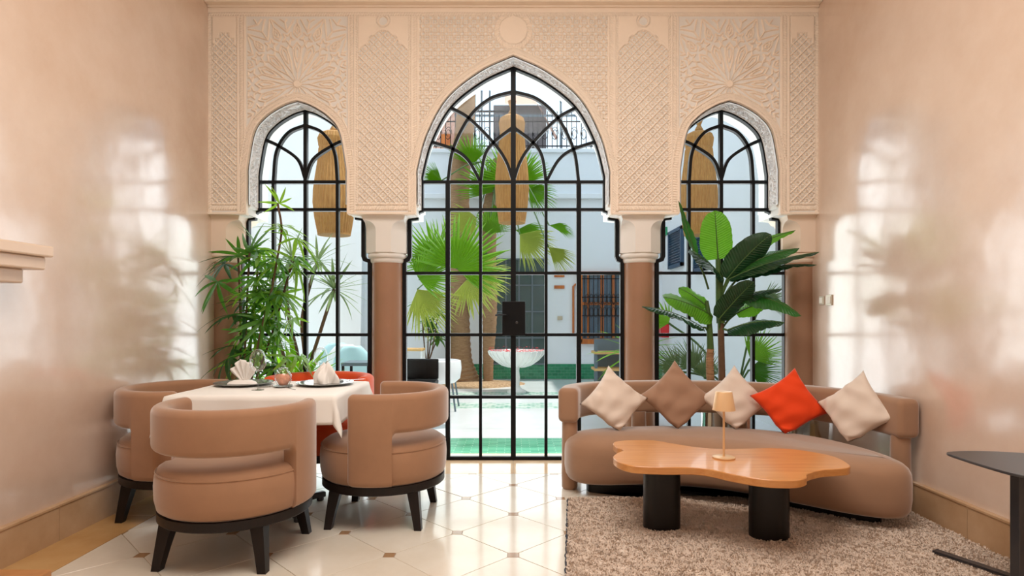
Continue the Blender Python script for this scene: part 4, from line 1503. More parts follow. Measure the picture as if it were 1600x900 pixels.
hands = [  # px, py, Y, direction (x, z), n, size, tone
    (436, 318, 4.72, (-.1, 1), 7, .17, 'b'), (438, 352, 4.72, (.9, .1), 8, .24, 'b'), (440, 358, 4.70, (-.9, .2), 7, .22, 'b'), (462, 372, 4.74, (.6, -.5), 7, .26, 'b'),
    (372, 400, 4.84, (-.8, -.1), 8, .30, 'c'), (352, 412, 4.82, (-.9, -.4), 8, .27, 'c'), (340, 440, 4.8, (-.4, -.8), 7, .26, 'a'), (374, 398, 4.86, (.2, .9), 7, .24, 'a'),
    (390, 395, 4.8, (.3, .8), 8, .26, 'a'), (402, 392, 4.9, (-.3, .8), 7, .25, 'a'), (404, 402, 4.88, (.8, -.1), 8, .26, 'b'), (430, 415, 4.74, (-.6, -.2), 8, .25, 'b'),
    (434, 405, 4.72, (.8, .1), 8, .28, 'a'), (462, 402, 4.82, (.7, .2), 8, .26, 'a'), (462, 410, 4.80, (.3, -.9), 8, .27, 'b'), (450, 432, 4.82, (-.7, -.4), 8, .26, 'a'),
    (412, 450, 4.74, (-.5, -.8), 8, .28, 'a'), (420, 460, 4.74, (.6, -.7), 8, .27, 'a'), (398, 470, 4.88, (-.4, -.8), 8, .28, 'b'), (444, 458, 4.82, (.4, -.9), 8, .26, 'b'),
    (386, 470, 4.8, (-.8, -.2), 7, .22, 'c'), (366, 492, 4.84, (-.9, -.2), 8, .27, 'c'), (380, 490, 4.78, (.6, -.6), 8, .24, 'c'), (410, 500, 4.74, (.3, -.9), 8, .26, 'a'),
    (394, 520, 4.88, (.2, -.9), 8, .25, 'a'), (434, 500, 4.84, (.7, -.5), 8, .24, 'a'), (370, 540, 4.82, (-.9, -.1), 8, .28, 'c'), (356, 560, 4.78, (-.7, -.7), 8, .27, 'c'),
    (386, 556, 4.82, (-.2, -.9), 7, .24, 'c'), (404, 548, 4.72, (.7, -.3), 8, .24, 'a'), (430, 540, 4.78, (.8, .1), 8, .26, 'a'), (448, 560, 4.76, (.5, -.7), 8, .25, 'b'),
    (462, 556, 4.78, (.6, -.6), 7, .24, 'b'), (404, 580, 4.70, (.4, .6), 7, .20, 'c'), (424, 578, 4.70, (.8, -.3), 7, .20, 'a')]
for px, py, Y, d, n, size, key in hands:
    whorl(lady, lp_base, P(px, py, Y), (d[0], random.uniform(-.5, .15), d[1]), n, size * 1.12, key)
# further, smaller fronds deep inside the crown
FV, FF, FM = [], [], []
for k in range(38):
    px = random.gauss(412, 26); py = random.uniform(385, 585)
    pos = P(px, py, random.uniform(4.78, 4.95))
    dv = Vector((random.uniform(-1, 1), random.uniform(-.6, .2), random.uniform(-1, .3))).normalized()
    sd_ = dv.cross(Vector((0, 0, 1))).normalized(); uv_ = sd_.cross(dv).normalized()
    for q_ in range(8):
        a = -1.7 + 3.4 * q_ / 7 + random.uniform(-.1, .1)
        v = dv * math.cos(a) + sd_ * math.sin(a) + uv_ * random.uniform(-.2, .2) + Vector((0, 0, -.25 * random.random()))
        Mq = Matrix.Translation(pos - lp_base) @ aim(v, uv_, random.uniform(.17, .26))
        src = random.choice(lmats['a'] + lmats['b'])
        n0 = len(FV)
        FV += [Mq @ x.co for x in src.vertices]
        FF += [tuple(i + n0 for i in p_.vertices) for p_ in src.polygons]
        FM += [0 if k % 2 else 1] * len(src.polygons)
inn = tag(mk('inner_fronds', (FV, FF), M['leaf_a'], lady, angle=180, fix=False), kind='stuff')
inn.data.materials.append(M['leaf_b'])
inn.data.polygons.foreach_set('material_index', FM)

# banana plant
bp_base = Vector((1.74, 5.005, 0))
ban = tag(empty('banana_plant', bp_base), 'broad-leaved banana plant in a steel planter behind the sofa', 'plant')
mk('planter', lathe([(0, 0), (.14, 0), (.15, .01), (.15, .46), (.155, .47), (.145, .475), (.138, .44), (0, .43)], 40), M['silver'], ban, angle=35)
mk('soil', lathe([(.14, .435), (0, .445)], 24), M['soil'], ban)
def stem_px(pts, Y, r0, r1, mat, nm='stem'):
    pp = catmull([P(x, y, Y) - bp_base for x, y in pts], 5)
    n = len(pp)
    mk(nm, tube(pp, [r0 + (r1 - r0) * i / (n - 1) for i in range(n)], 12), mat, ban)
stem_px([(1128, 662), (1128, 590), (1127, 545), (1126, 500)], 5.0, .030, .026, M['stem'], 'trunk')
stem_px([(1126, 505), (1124, 470), (1123, 432), (1122, 405)], 5.0, .036, .022, M['green_stem'], 'leaf_sheath')
stem_px([(1112, 660), (1111, 610), (1109, 570), (1110, 545)], 4.99, .036, .030, M['trunk'], 'trunk')
stem_px([(1110, 550), (1109, 520), (1107, 492), (1104, 470)], 4.99, .030, .016, M['green_stem'], 'leaf_sheath')

def banana_leaf(base, tip, width, normal, lift, mat, curl=.12, droop=.0, blunt=.55):
    """base and tip in world space; normal hints which way the face looks"""
    base, tip = Vector(base), Vector(tip)
    L = (tip - base).length
    ctrl = (base + tip) / 2 + Vector((0, 0, 1)) * lift * L
    n, m = 22, 8
    V, F, uv = [], [], []
    nrm = Vector(normal).normalized()
    for i in range(n + 1):
        t = i / n
        c = base * (1 - t) ** 2 + ctrl * 2 * t * (1 - t) + tip * t * t
        tg = ((ctrl - base) * (1 - t) + (tip - ctrl) * t).normalized()
        s = tg.cross(nrm)
        if s.length < 1e-3: s = tg.cross(Vector((0, 0, 1)))
        s.normalize()
        nn = s.cross(tg).normalized()
        w_ = width * (math.sin(PI * (t * .93 + .07) ** .85) ** blunt if t < 1 else 0.0)
        if t > .97: w_ *= .55
        for k in range(m + 1):
            u = k / m * 2 - 1
            rip = .006 * math.sin(t * 46 + abs(u) * 6) * abs(u) + .012 * math.sin(t * 9 + (1 if u > 0 else 3)) * u * u
            off = nn * (curl * w_ * (-(u * u)) + rip * (w_ / width))
            V.append(c + s * (u * w_ / 2) + off - bp_base)
            uv.append((t, u))
    q = m + 1
    for i in range(n):
        for k in range(m):
            F.append((i * q + k, i * q + k + 1, (i + 1) * q + k + 1, (i + 1) * q + k))
    o = mk('leaf', (V, F), mat, ban, angle=180, uv=uv, fix=False)
    rib = []
    for i in range(n + 1):
        rib.append(Vector(V[i * q + m // 2]))
    mk('midrib', tube(rib, [.006 * (1 - .8 * i / n) + .001 for i in range(n + 1)], 6), M['green_stem'], o)
    return o
def veins(mat):
    n, l = mat.node_tree.nodes, mat.node_tree.links
    b = n['Principled BSDF']
    u = n.new('ShaderNodeUVMap')
    sp = n.new('ShaderNodeSeparateXYZ'); l.new(u.outputs['UV'], sp.inputs['Vector'])
    ab = n.new('ShaderNodeMath'); ab.operation = 'ABSOLUTE'; l.new(sp.outputs['Y'], ab.inputs[0])
    ma = n.new('ShaderNodeMath'); ma.operation = 'MULTIPLY_ADD'; ma.inputs[1].default_value = -.13
    l.new(ab.outputs[0], ma.inputs[0]); l.new(sp.outputs['X'], ma.inputs[2])
    mu = n.new('ShaderNodeMath'); mu.operation = 'MULTIPLY'; mu.inputs[1].default_value = 130; l.new(ma.outputs[0], mu.inputs[0])
    si = n.new('ShaderNodeMath'); si.operation = 'SINE'; l.new(mu.outputs[0], si.inputs[0])
    bp_ = n.new('ShaderNodeBump'); bp_.inputs['Strength'].default_value = .5; bp_.inputs['Distance'].default_value = .004
    l.new(si.outputs[0], bp_.inputs['Height']); l.new(bp_.outputs['Normal'], b.inputs['Normal'])
for k in ('banana', 'banana_bright', 'banana_dark'): veins(M[k])
LV = [ # base px, tip px, Y base, Y tip, width, normal, lift, mat, curl
    ((1122, 405), (1117, 329), 5.0, 4.95, .285, (0, -1, .1), .0, 'banana_bright', .05, .42),
    ((1092, 412), (1060, 314), 4.98, 4.90, .075, (-.8, -.5, .2), -.05, 'banana', .1, .55),
    ((1130, 436), (1077, 390), 4.97, 4.72, .17, (-.5, -.5, .7), .14, 'banana_dark', .25, .55),
    ((1136, 436), (1205, 366), 4.97, 4.80, .25, (.5, -.7, .5), .10, 'banana_dark', .15, .55),
    ((1150, 402), (1243, 360), 5.04, 4.95, .10, (.1, -.7, .7), .10, 'banana_bright', .2, .6),
    ((1145, 428), (1249, 388), 5.0, 4.80, .20, (.1, -.6, .8), .14, 'banana', .2, .55),
    ((1140, 436), (1280, 394), 4.96, 4.64, .17, (.1, -.35, .9), .10, 'banana_dark', .2, .5),
    ((1150, 438), (1276, 414), 4.98, 4.70, .15, (.1, -.3, .9), .16, 'banana_dark', .2, .55),
    ((1113, 494), (1036, 464), 4.99, 4.78, .26, (-.2, -.7, .7), .10, 'banana_bright', .15, .5),
    ((1104, 478), (1060, 450), 5.0, 5.02, .16, (-.2, -.7, .7), .1, 'banana_bright', .15, .5),
    ((1098, 512), (1003, 479), 4.96, 4.62, .18, (-.2, -.4, .9), .10, 'banana_dark', .2, .5),
    ((1124, 498), (1178, 440), 4.94, 4.78, .22, (.5, -.7, .5), .05, 'banana_dark', .1, .5),
    ((1150, 462), (1252, 494), 4.97, 4.72, .22, (.1, -.6, .8), .22, 'banana', .18, .5),
    ((1135, 475), (1222, 452), 5.0, 4.80, .17, (.1, -.4, .9), .14, 'banana_dark', .2, .5),
    ((1136, 516), (1226, 504), 4.96, 4.72, .22, (.1, -.5, .85), .16, 'banana_dark', .2, .5),
    ((1150, 490), (1205, 470), 5.04, 5.0, .15, (.1, -.7, .7), .1, 'banana_bright', .2, .5)]
for (b, t, Yb, Yt, wd, nr, lf, mt_, cu, bl) in LV:
    banana_leaf(P(*b, Yb), P(*t, Yt), wd, nr, lf, M[mt_], cu, blunt=bl)
    # petiole from the sheath to the blade
    s0 = P(1124 if b[0] > 1116 else 1107, min(520, max(420, b[1] + 40)), 5.0)
    mk('petiole', tube([p - bp_base for p in catmull([s0, (s0 + P(*b, Yb)) / 2 + Vector((0, 0, .02)), P(*b, Yb)], 4)], .009, 8), M['green_stem'], ban)
# grey tub behind the sofa's wall end
tag(mk('steel_tub', lathe([(0, 0), (.14, 0), (.15, .02), (.165, .46), (.17, .47), (.158, .47), (.15, .44), (0, .43)], 40), M['silver'], angle=35, loc=(2.365, 4.80, 0)),
    'shiny grey metal tub behind the wall end of the sofa', 'tub')

# ================================================================== COURTYARD
CX, CYB = 3.0, 12.0
cf = tag(empty('courtyard_floor', (0, 8, 0)), 'white marble courtyard paving with green tile bands', 'floor', kind='structure')
def strip(nm, y0, y1, mat, z=-.01, x0=-CX - .2, x1=CX + .2):
    mk(nm, box(x0, x1, y0 - 8, y1 - 8, -.15, z), mat, cf, smooth=False)
strip('green_tile_strip', YB, 6.18, M['court_green'])
strip('marble_paving', 6.18, 8.18, M['court_marble'])
strip('mosaic_band', 8.18, 8.72, M['court_mosaic'])
strip('marble_paving', 8.72, 9.45, M['court_marble'])
strip('mosaic_band', 9.45, 9.98, M['court_mosaic'])
strip('marble_paving', 9.98, CYB + .1, M['court_marble'])
cwl = tag(empty('courtyard_wall_left', (-CX, 8.7, 0)), 'blank white courtyard wall seen through the window behind the table', 'wall', kind='structure')
mk('masonry', box(-.2, 0, YB - 8.7, CYB - 8.7 + .2, -.1, 6.2), M['court_white'], cwl, smooth=False)
cwr = tag(empty('courtyard_wall_right', (CX, 8.7, 0)), 'white courtyard wall with dark blue shutters seen through the window behind the sofa', 'wall', kind='structure')
mk('masonry', box(0, .2, YB - 8.7, CYB - 8.7 + .2, -.1, 6.2), M['court_white'], cwr, smooth=False)
cwb = tag(empty('courtyard_wall_back', (0, CYB, 0)), 'white courtyard wall with a green tiled dado across from the door', 'wall', kind='structure')
mk('masonry', box(-CX - .2, CX + .2, 0, .25, -.1, 4.55), M['court_white'], cwb, smooth=False)
mk('tile_dado', box(-CX, CX, -.02, 0.001, 0, .30), M['dado'], cwb, smooth=False)
mk('roof_deck', box(-CX - .2, CX + .2, .25, 2.2, 4.38, 4.5), M['court_white'], cwb, smooth=False)
mk('coping', box(-CX, CX, -.06, .28, 4.55, 4.63, .01), M['court_white'], cwb, smooth=False)
mk('string_course', box(-CX, CX, -.10, .001, 3.62, 3.72, .01), M['court_white'], cwb, smooth=False)
mk('string_course', box(.8, CX, -.05, .001, 2.12, 2.16, .01), M['cedar'], cwb, smooth=False)

# upper gallery
ub = tag(empty('gallery_building', (0, 13.6, 4.5)), 'upper gallery with a dark sloping roof behind the railing', 'building')
mk('dark_wall', box(-.45, .75, -.1, .1, .0, 1.55), M['dark_panel'], ub, smooth=False)
mk('roof_slope', ([(-.20, -.3, 1.5), (.55, -.3, 1.5), (1.0, .4, .9), (1.0, -.3, .75), (-.2, .4, 1.95), (.45, .4, 1.95)], [(0, 1, 5, 4), (1, 3, 2, 5)]), M['brickwall'], ub, smooth=False)
mk('side_wall', box(-1.9, -1.0, -.2, .1, 0, 1.35), M['brickwall'], ub, smooth=False)
for x in (-1.62, -1.30, 2.05):
    mk('wooden_shutter', box(x, x + .2, -.26, -.2, .15, .85, .008), M['cedar'], ub, smooth=False)
mk('side_wall', box(1.9, 2.9, -.2, .1, 0, .95), M['court_white'], ub, smooth=False)
for x in (-.85, -.70, -.52, 1.05):
    mk('post', box(x - .02, x + .02, -.45, -.41, 0, 1.75), M['grey_blue'], ub, smooth=False)
mk('top_beam', box(-1.3, 1.7, -.45, -.41, 1.18, 1.22), M['grey_blue'], ub, smooth=False)
rl = tag(empty('iron_railing', (0, CYB + .1, 4.63)), 'black scrolled iron railing on the upper gallery', 'railing')
mk('top_rail', box(-CX, CX, -.02, .02, .78, .81), M['iron'], rl, smooth=False)
mk('bottom_rail', box(-CX, CX, -.015, .015, .08, .10), M['iron'], rl, smooth=False)
mk('bottom_rail', box(-CX, CX, -.015, .015, .58, .60), M['iron'], rl, smooth=False)
bar_me = None
for k in range(56):
    x = -CX + .05 + k * .0985
    if bar_me is None:
        bar_me = mk('baluster', box(-.007, .007, -.007, .007, 0, .80), M['iron'], rl, smooth=False).data
        rl.children[-1].location = (x, 0, 0)
    else:
        link('baluster', bar_me, rl).location = (x, 0, 0)
scroll_me = None
for k in range(28):
    x = -CX + .1 + k * .197
    if scroll_me is None:
        pts = [(.075 * math.cos(a) * (1 - a / 18), 0, .34 + .15 * math.sin(a) * (1 - a / 18)) for a in [i * .5 for i in range(22)]]
        ob = mk('scroll', tube(pts, .007, 5), M['iron'], rl)
        scroll_me = ob.data
        ob.location = (x, 0, 0)
    else:
        link('scroll', scroll_me, rl).location = (x, 0, 0)

# carved cedar window with iron grille on the courtyard's back wall
wx0, wx1 = (908 - VPX) * CYB / FPX, (972 - VPX) * CYB / FPX
wz0, wz1 = CAM_H + (VPY - 528) * CYB / FPX, CAM_H + (VPY - 430) * CYB / FPX
wn = tag(empty('window_3', ((wx0 + wx1) / 2, CYB, wz0)), 'cedar framed window with a black scrolled grille across the courtyard', 'window', kind='structure')
hw, hh = (wx1 - wx0) / 2, wz1 - wz0
mk('pane', box(-hw, hw, -.03, -.01, 0, hh), M['pane_far'], wn, smooth=False)
for a, b, c_1, d_1 in ((-hw - .06, -hw + .02, -.1, hh + .05), (hw - .05, hw + .06, -.1, hh + .05), (-.035, .035, 0, hh), (-hw - .06, hw + .06, -.12, -.02), (-hw - .06, hw + .06, hh, hh + .07), (-hw, hw, .66, .72), (-.30, -.25, 0, hh), (.2, .25, 0, hh)):
    mk('frame_member', box(a, b, -.09, -.0, c_1, d_1, .006), M['cedar'], wn, smooth=False)
for k in range(9):
    x = -hw + .06 + k * (2 * hw - .12) / 8
    mk('grille_bar', box(x - .008, x + .008, -.13, -.115, 0, hh), M['iron'], wn, smooth=False)
for k in range(4):
    z = .08 + k * (hh - .16) / 3
    mk('grille_bar', box(-hw, hw, -.13, -.115, z - .008, z + .008), M['iron'], wn, smooth=False)
for k in range(8):
    x = -hw + .06 + (k + .5) * (2 * hw - .12) / 8
    for z0 in (.52, .78):
        pts = [(x + .035 * math.cos(a), -.122, z0 + .10 * math.sin(a)) for a in [i * PI / 6 for i in range(13)]]
        mk('grille_scroll', tube(pts, .006, 5), M['iron'], wn)
# dark glazed door across the courtyard
dx0, dx1 = (770 - VPX) * CYB / FPX, (852 - VPX) * CYB / FPX
dz1 = CAM_H + (VPY - 405) * CYB / FPX
dn = tag(empty('door_2', ((dx0 + dx1) / 2, CYB, 0)), 'dark teal glazed door with thin bars across the courtyard behind the fountain', 'door', kind='structure')
dw = (dx1 - dx0) / 2
for k in range(4):
    for j in range(4):
        x0, z0 = -dw + k * dw / 2, .3 + j * (dz1 - .3) / 4
        mk('pane', box(x0 + .01, x0 + dw / 2 - .01, -.03, -.012, z0 + .01, z0 + (dz1 - .3) / 4 - .01), M['teal_glass'], dn, smooth=False)
for k in range(5):
    x0 = -dw + k * dw / 2
    mk('glazing_bar', box(x0 - .014, x0 + .014, -.05, -.0, .3, dz1), M['grey_blue'], dn, smooth=False)
for j in range(5):
    z0 = .3 + j * (dz1 - .3) / 4
    mk('glazing_bar', box(-dw, dw, -.049, -.0, z0 - .014, z0 + .014), M['grey_blue'], dn, smooth=False)
# small fittings on the back wall
def plaque(px0, px1, py0, py1, nm, lab, cat, mat, dep=.03, group=None):
    a, b = P(px0, py1, CYB - dep), P(px1, py0, CYB - dep)
    cx, cz = (a.x + b.x) / 2, (a.z + b.z) / 2
    o = mk(nm, box(-(b.x - a.x) / 2, (b.x - a.x) / 2, -dep, 0, -(b.z - a.z) / 2, (b.z - a.z) / 2, .004), mat, smooth=False, loc=(cx, CYB - .001, cz))
    return tag(o, lab, cat, group)
plaque(866, 882, 429, 433, 'wall_plaque', 'upper orange plaque on the white courtyard wall', 'plaque', M['cedar'], group='orange wall plaques')
plaque(866, 882, 446, 451, 'wall_plaque', 'lower orange plaque on the white courtyard wall', 'plaque', M['cedar'], group='orange wall plaques')
plaque(871, 879, 494, 500, 'socket_box', 'small beige socket box low on the white courtyard wall', 'socket', M['switch'])
pz = P(895.5, 470, CYB)
tag(mk('copper_pipe', join(tube([(0, -.04, .9), (0, -.04, 1.86), (.04, -.04, 1.9), (.10, -.04, 1.9)], .022, 8)), M['cedar'], loc=(pz.x, CYB, 0)), 'orange vertical pipe beside the cedar window', 'pipe')

# fountain
fy = 9.94
fx = (807 - VPX) * fy / FPX
ft = tag(empty('fountain', (fx, fy, -.01)), 'white marble pedestal fountain bowl strewn with red petals', 'fountain')
prof = [(.05, .42), (.12, .425), (.24, .46), (.36, .54), (.44, .63), (.465, .685), (.470, .70), (.455, .70), (.44, .68), (.3, .66), (0, .655)]
mk('bowl', lathe(prof, 48), M['marble_white'], ft, angle=50)
rib = tube([(.14, 0, .428), (.25, 0, .462), (.37, 0, .545), (.45, 0, .63), (.472, 0, .69)], .012, 6)
rm = None
for k in range(24):
    if rm is None:
        o = mk('flute', rib, M['marble_white'], ft); rm = o.data
    else:
        o = link('flute', rm, ft)
    o.rotation_euler = (0, 0, 2 * PI * k / 24)
mk('pedestal', lathe([(.16, 0), (.16, .03), (.09, .06), (.05, .12), (.06, .25), (.045, .36), (.055, .43)], 32), M['marble_white'], ft, angle=50)
V, F = [], []
for k in range(260):
    a, r = random.uniform(0, 2 * PI), .45 * math.sqrt(random.random())
    if k > 225: r = random.uniform(.44, .475)
    x, y = r * math.cos(a), r * math.sin(a)
    z = .668 + random.uniform(0, .03) + (.035 if r > .44 else 0)
    t, s = random.uniform(0, 6.28), random.uniform(.012, .022)
    n = len(V)
    for q_ in range(4):
        V.append((x + s * math.cos(t + q_ * PI / 2), y + s * math.sin(t + q_ * PI / 2), z + random.uniform(-.006, .008)))
    F.append((n, n + 1, n + 2, n + 3))
tag(mk('rose_petals', (V, F), M['petal'], smooth=False, loc=(fx, fy, 0)), 'loose red rose petals floating in the fountain bowl', 'petals', kind='stuff')

# planting bed
gb = tag(mk('gravel_bed', layered([(1.15 * math.cos(a) * (1 + .08 * math.sin(3 * a)), .62 * math.sin(a)) for a in [2 * PI * k / 48 for k in range(48)]], [(0, 0), (.02, .02), (.045, .12), (.06, .3)]), M['gravel'], loc=(-.95, 11.05, -.012)), 'low mound of tan gravel around the palm trunks', 'gravel', kind='stuff')

# fan palms
def fan_leaf_vf(R, spread, nseg, droop=.25, cup=.12, joined=.5, seed=0):
    r = random.Random(seed)
    V, F = [(0, 0, 0)], []
    for k in range(nseg):
        a = -spread + 2 * spread * (k + .5) / nseg
        da = spread / nseg
        L = R * (1 - .22 * (abs(a) / spread) ** 2) * r.uniform(.93, 1.04)
        tw = r.uniform(-.05, .05)
        n0 = len(V)
        def pt(rr, ang, lift):
            return (rr * math.cos(ang), rr * math.sin(ang), lift - droop * (rr / R) ** 2.4 * R + cup * rr * abs(math.sin(ang)))
        j = L * joined
        V += [pt(j, a - da, 0), pt(j, a, .035 * R), pt(j, a + da, 0)]
        m_ = L * .80
        V += [pt(m_, a - da * .38 + tw, 0), pt(m_, a + tw, .012 * R), pt(m_, a + da * .38 + tw, 0)]
        V += [pt(L, a + tw * 1.5, -.03 * R)]
        F += [(0, n0, n0 + 1), (0, n0 + 1, n0 + 2), (n0, n0 + 3, n0 + 4, n0 + 1), (n0 + 1, n0 + 4, n0 + 5, n0 + 2), (n0 + 3, n0 + 6, n0 + 4), (n0 + 4, n0 + 6, n0 + 5)]
    return V, F
def fan_leaf(root, base, hub, direc, normal, R, spread, mat, droop=.2, seed=0, root_pt=None):
    x = Vector(direc).normalized()
    nz = Vector(normal)
    nz = (nz - x * nz.dot(x)).normalized()
    y = nz.cross(x)
    Mx = Matrix.Translation(Vector(hub) - base) @ Matrix((x, y, nz)).transposed().to_4x4()
    o = mk('fan_leaf', fan_leaf_vf(R, spread, 30 if R > .3 else 22, droop, seed=seed), mat, root, smooth=False, fix=False)
    o.matrix_local = Mx
    if root_pt is not None:
        a, b = Vector(root_pt) - base, Vector(hub) - base
        mid = (a + b) / 2 + Vector((0, 0, .12 * (b - a).length))
        mk('leaf_stalk', tube(catmull([a, mid, b], 5), .012, 6), M['green_stem'], root)
    return o
YT = 11.3
def trunk(root, base, pts, rads, mat, collars=26):
    cur = catmull([Vector(p) for p in pts], 12)
    n = len(cur)
    rr = []
    for i in range(n):
        t = i / (n - 1) * (len(rads) - 1)
        k = min(int(t), len(rads) - 2)
        rr.append((rads[k] + (rads[k + 1] - rads[k]) * (t - k)) * (1 + .035 * (1 if i % 2 else -1)))
    mk('trunk', tube([p - base for p in cur], rr, 18), mat, root)
b1 = Vector(((719 - VPX) * YT / FPX, YT, 0))
palm = tag(empty('tall_palm', b1), 'thick palm trunk rising out of sight from the gravel bed', 'palm')
trunk(palm, b1, [P(724, 600, YT), P(719, 560, YT), P(718, 500, YT), P(719, 420, YT), P(718, 300, YT), P(722, 240, YT), P(727, 190, YT), P(730, 120, YT)], [.33, .22, .19, .19, .185, .185, .175, .17], M['trunk'])
b2 = Vector(((763 - VPX) * (YT - .1) / FPX, YT - .1, 0))
palm2 = tag(empty('fan_palm', b2), 'slim fan palm with bright lime leaves in the courtyard bed', 'palm')
trunk(palm2, b2, [P(763, 600, YT - .1), P(763, 560, YT - .1), P(765, 500, YT - .1), P(764, 440, YT - .1), P(762, 390, YT - .1), P(766, 330, YT - .1), P(780, 250, YT - .1)], [.09, .10, .135, .15, .16, .15, .12], M['trunk'])
crown1 = P(764, 400, YT - .1)
crown2 = P(782, 255, YT - .1)
FL = [ # hub px, Y, direction (x,y,z), normal, radius px, spread, mat, droop
    (683, 412, 9.6, (-.5, 0, .85), (.1, -1, .2), 76, 1.35, 'fan', .12, 1),
    (714, 420, 9.2, (.45, 0, .9), (0, -1, .25), 92, 1.9, 'fan', .15, 1),
    (655, 437, 9.4, (.7, 0, .5), (0, -1, .5), 66, 1.5, 'fan', .2, 1),
    (652, 452, 9.8, (.5, -.1, -.8), (0, -1, .2), 86, .9, 'fan_pale', .1, 1),
    (729, 437, 9.9, (.6, 0, -.6), (.1, -1, .1), 66, 1.5, 'fan_pale', .2, 1),
    (742, 428, 9.4, (.85, 0, -.15), (0, -1, .2), 62, 1.1, 'fan_pale', .15, 1),
    (745, 340, 10.8, (-.7, 0, -.3), (0, -1, .3), 60, 1.1, 'fan_pale', .2, 2),
    (764, 366, 10.6, (.2, 0, .9), (0, -1, .2), 46, 1.2, 'fan', .2, 2),
    (806, 360, 10.4, (.9, -.1, -.1), (0, -.8, .6), 58, .7, 'fan', .3, 2),
    (812, 366, 10.2, (.75, 0, -.6), (0, -1, .2), 70, .9, 'fan_pale', .2, 2),
    (858, 352, 10.0, (.95, 0, -.15), (0, -.7, .7), 44, .55, 'fan', .3, 2),
    (857, 386, 10.0, (.7, 0, -.6), (0, -1, .3), 56, .6, 'fan_pale', .2, 2),
    (800, 286, 10.9, (-.2, 0, .9), (0, -1, .1), 70, 1.6, 'fan', .1, 2),
    (808, 286, 10.7, (.7, 0, .5), (0, -1, .2), 62, 1.2, 'fan', .12, 2),
    (826, 296, 10.6, (.9, 0, -.5), (0, -1, .3), 52, 1.0, 'fan', .2, 2),
    (770, 300, 10.9, (-.6, 0, .6), (0, -1, .2), 70, 1.1, 'fan', .2, 2),
    (738, 258, 11.0, (-.2, 0, .9), (0, -1, .2), 56, 1.0, 'fan', .2, 2),
    (690, 282, 10.6, (-.8, 0, .5), (0, -1, .3), 44, .7, 'fan', .2, 2),
    (772, 320, 10.8, (.0, 0, -1), (0, -1, .2), 50, .9, 'fan', .2, 2),
]
for i, (px, py, Y, d, nr, rp, sp, mt_, dr, cr) in enumerate(FL):
    fan_leaf(palm2, b2, P(px, py, Y), d, nr, rp * Y / FPX, sp, M[mt_], dr, seed=i, root_pt=(crown1 if cr == 1 else crown2))

# leafy bush and pots on the left of the courtyard
def pot(name, x, y, r, h, mat, label, cat='pot'):
    root = tag(empty(name, (x, y, -.01)), label, cat)
    mk('pot', lathe([(0, 0), (r * .68, 0), (r * .72, .01), (r * .95, h * .88), (r, h * .9), (r, h), (r * .88, h), (r * .86, h * .88), (0, h * .86)], 28), mat, root, angle=40)
    return root
def rosette(root, pos, n, size, meshes, up=.6, tilt=(.0, 1.0)):
    for k in range(n):
        a = 2 * PI * k * .381966
        e = tilt[0] + (tilt[1] - tilt[0]) * (k / n)
        v = Vector((math.cos(a) * math.cos(e), math.sin(a) * math.cos(e), math.sin(e)))
        o = link('leaf', random.choice(meshes), root)
        o.matrix_local = Matrix.Translation(pos) @ aim(v, Vector((0, 0, 1)), size * random.uniform(.75, 1.15))
yl = [leaf_mesh('leaf', .085, dr, M['yucca']) for dr in (.05, .2, .5)]
gl = [leaf_mesh('leaf', .30, dr, M['leaf_a'], fold=.2) for dr in (.2, .5)]
bl = [leaf_mesh('leaf', .12, dr, M['fan']) for dr in (.2, .45)]
tp = pot('potted_shrub', *(lambda p: (p.x, p.y))(P(668, 560, 11.0)), .24, .42, M['terracotta'], 'terracotta pot with a leafy shrub beyond the black woven chair', 'plant')
for k in range(5):
    top = Vector((random.uniform(-.22, .22), random.uniform(-.15, .15), .85 + .16 * k))
    mk('stem', tube([(0, 0, .36), (top.x * .4, top.y * .4, .6), tuple(top)], .012, 6), M['stem'], tp)
    rosette(tp, top, 16, .28, gl, tilt=(-.5, .9))
# yucca outside the window behind the table
yb = P(470, 610, 6.1)
yc = tag(empty('yucca', (yb.x, yb.y, -.01)), 'slender yucca in the courtyard beyond the window behind the table', 'plant')
mk('pot', lathe([(0, 0), (.15, 0), (.19, .36), (.2, .38), (.17, .38), (.16, .34), (0, .33)], 28), M['white_plastic'], yc)
yo = Vector((yb.x, yb.y, -.01))
for pts, n, sz in (([(470, 640), (466, 560), (452, 500), (448, 440), (455, 400)], 26, .34), ([(474, 640), (476, 560), (472, 500), (486, 440), (496, 410)], 26, .38),
                   ([(476, 640), (482, 580), (500, 520), (516, 470), (522, 452)], 30, .44), ([(468, 640), (455, 590), (436, 530), (430, 470)], 24, .36)):
    pp = [P(x, y, 6.1) - yo for x, y in pts]
    mk('stem', tube(catmull(pp, 5), .018, 7), M['stem'], yc)
    rosette(yc, pp[-1], n, sz, yl, tilt=(-.7, 1.35))
# hedge of slim plants right outside window behind the table (foliage at its foot)
lb_ = P(455, 620, 5.95)
lf = tag(empty('reed_plant', (lb_.x, lb_.y, -.01)), 'grassy yellow-green plant in the courtyard under the yucca', 'plant')
mk('pot', lathe([(0, 0), (.12, 0), (.15, .28), (.155, .3), (.14, .3), (0, .28)], 24), M['terracotta'], lf)
for k in range(3):
    rosette(lf, Vector((random.uniform(-.06, .06), 0, .30 + .1 * k)), 20, .62, bl, tilt=(.5, 1.4))
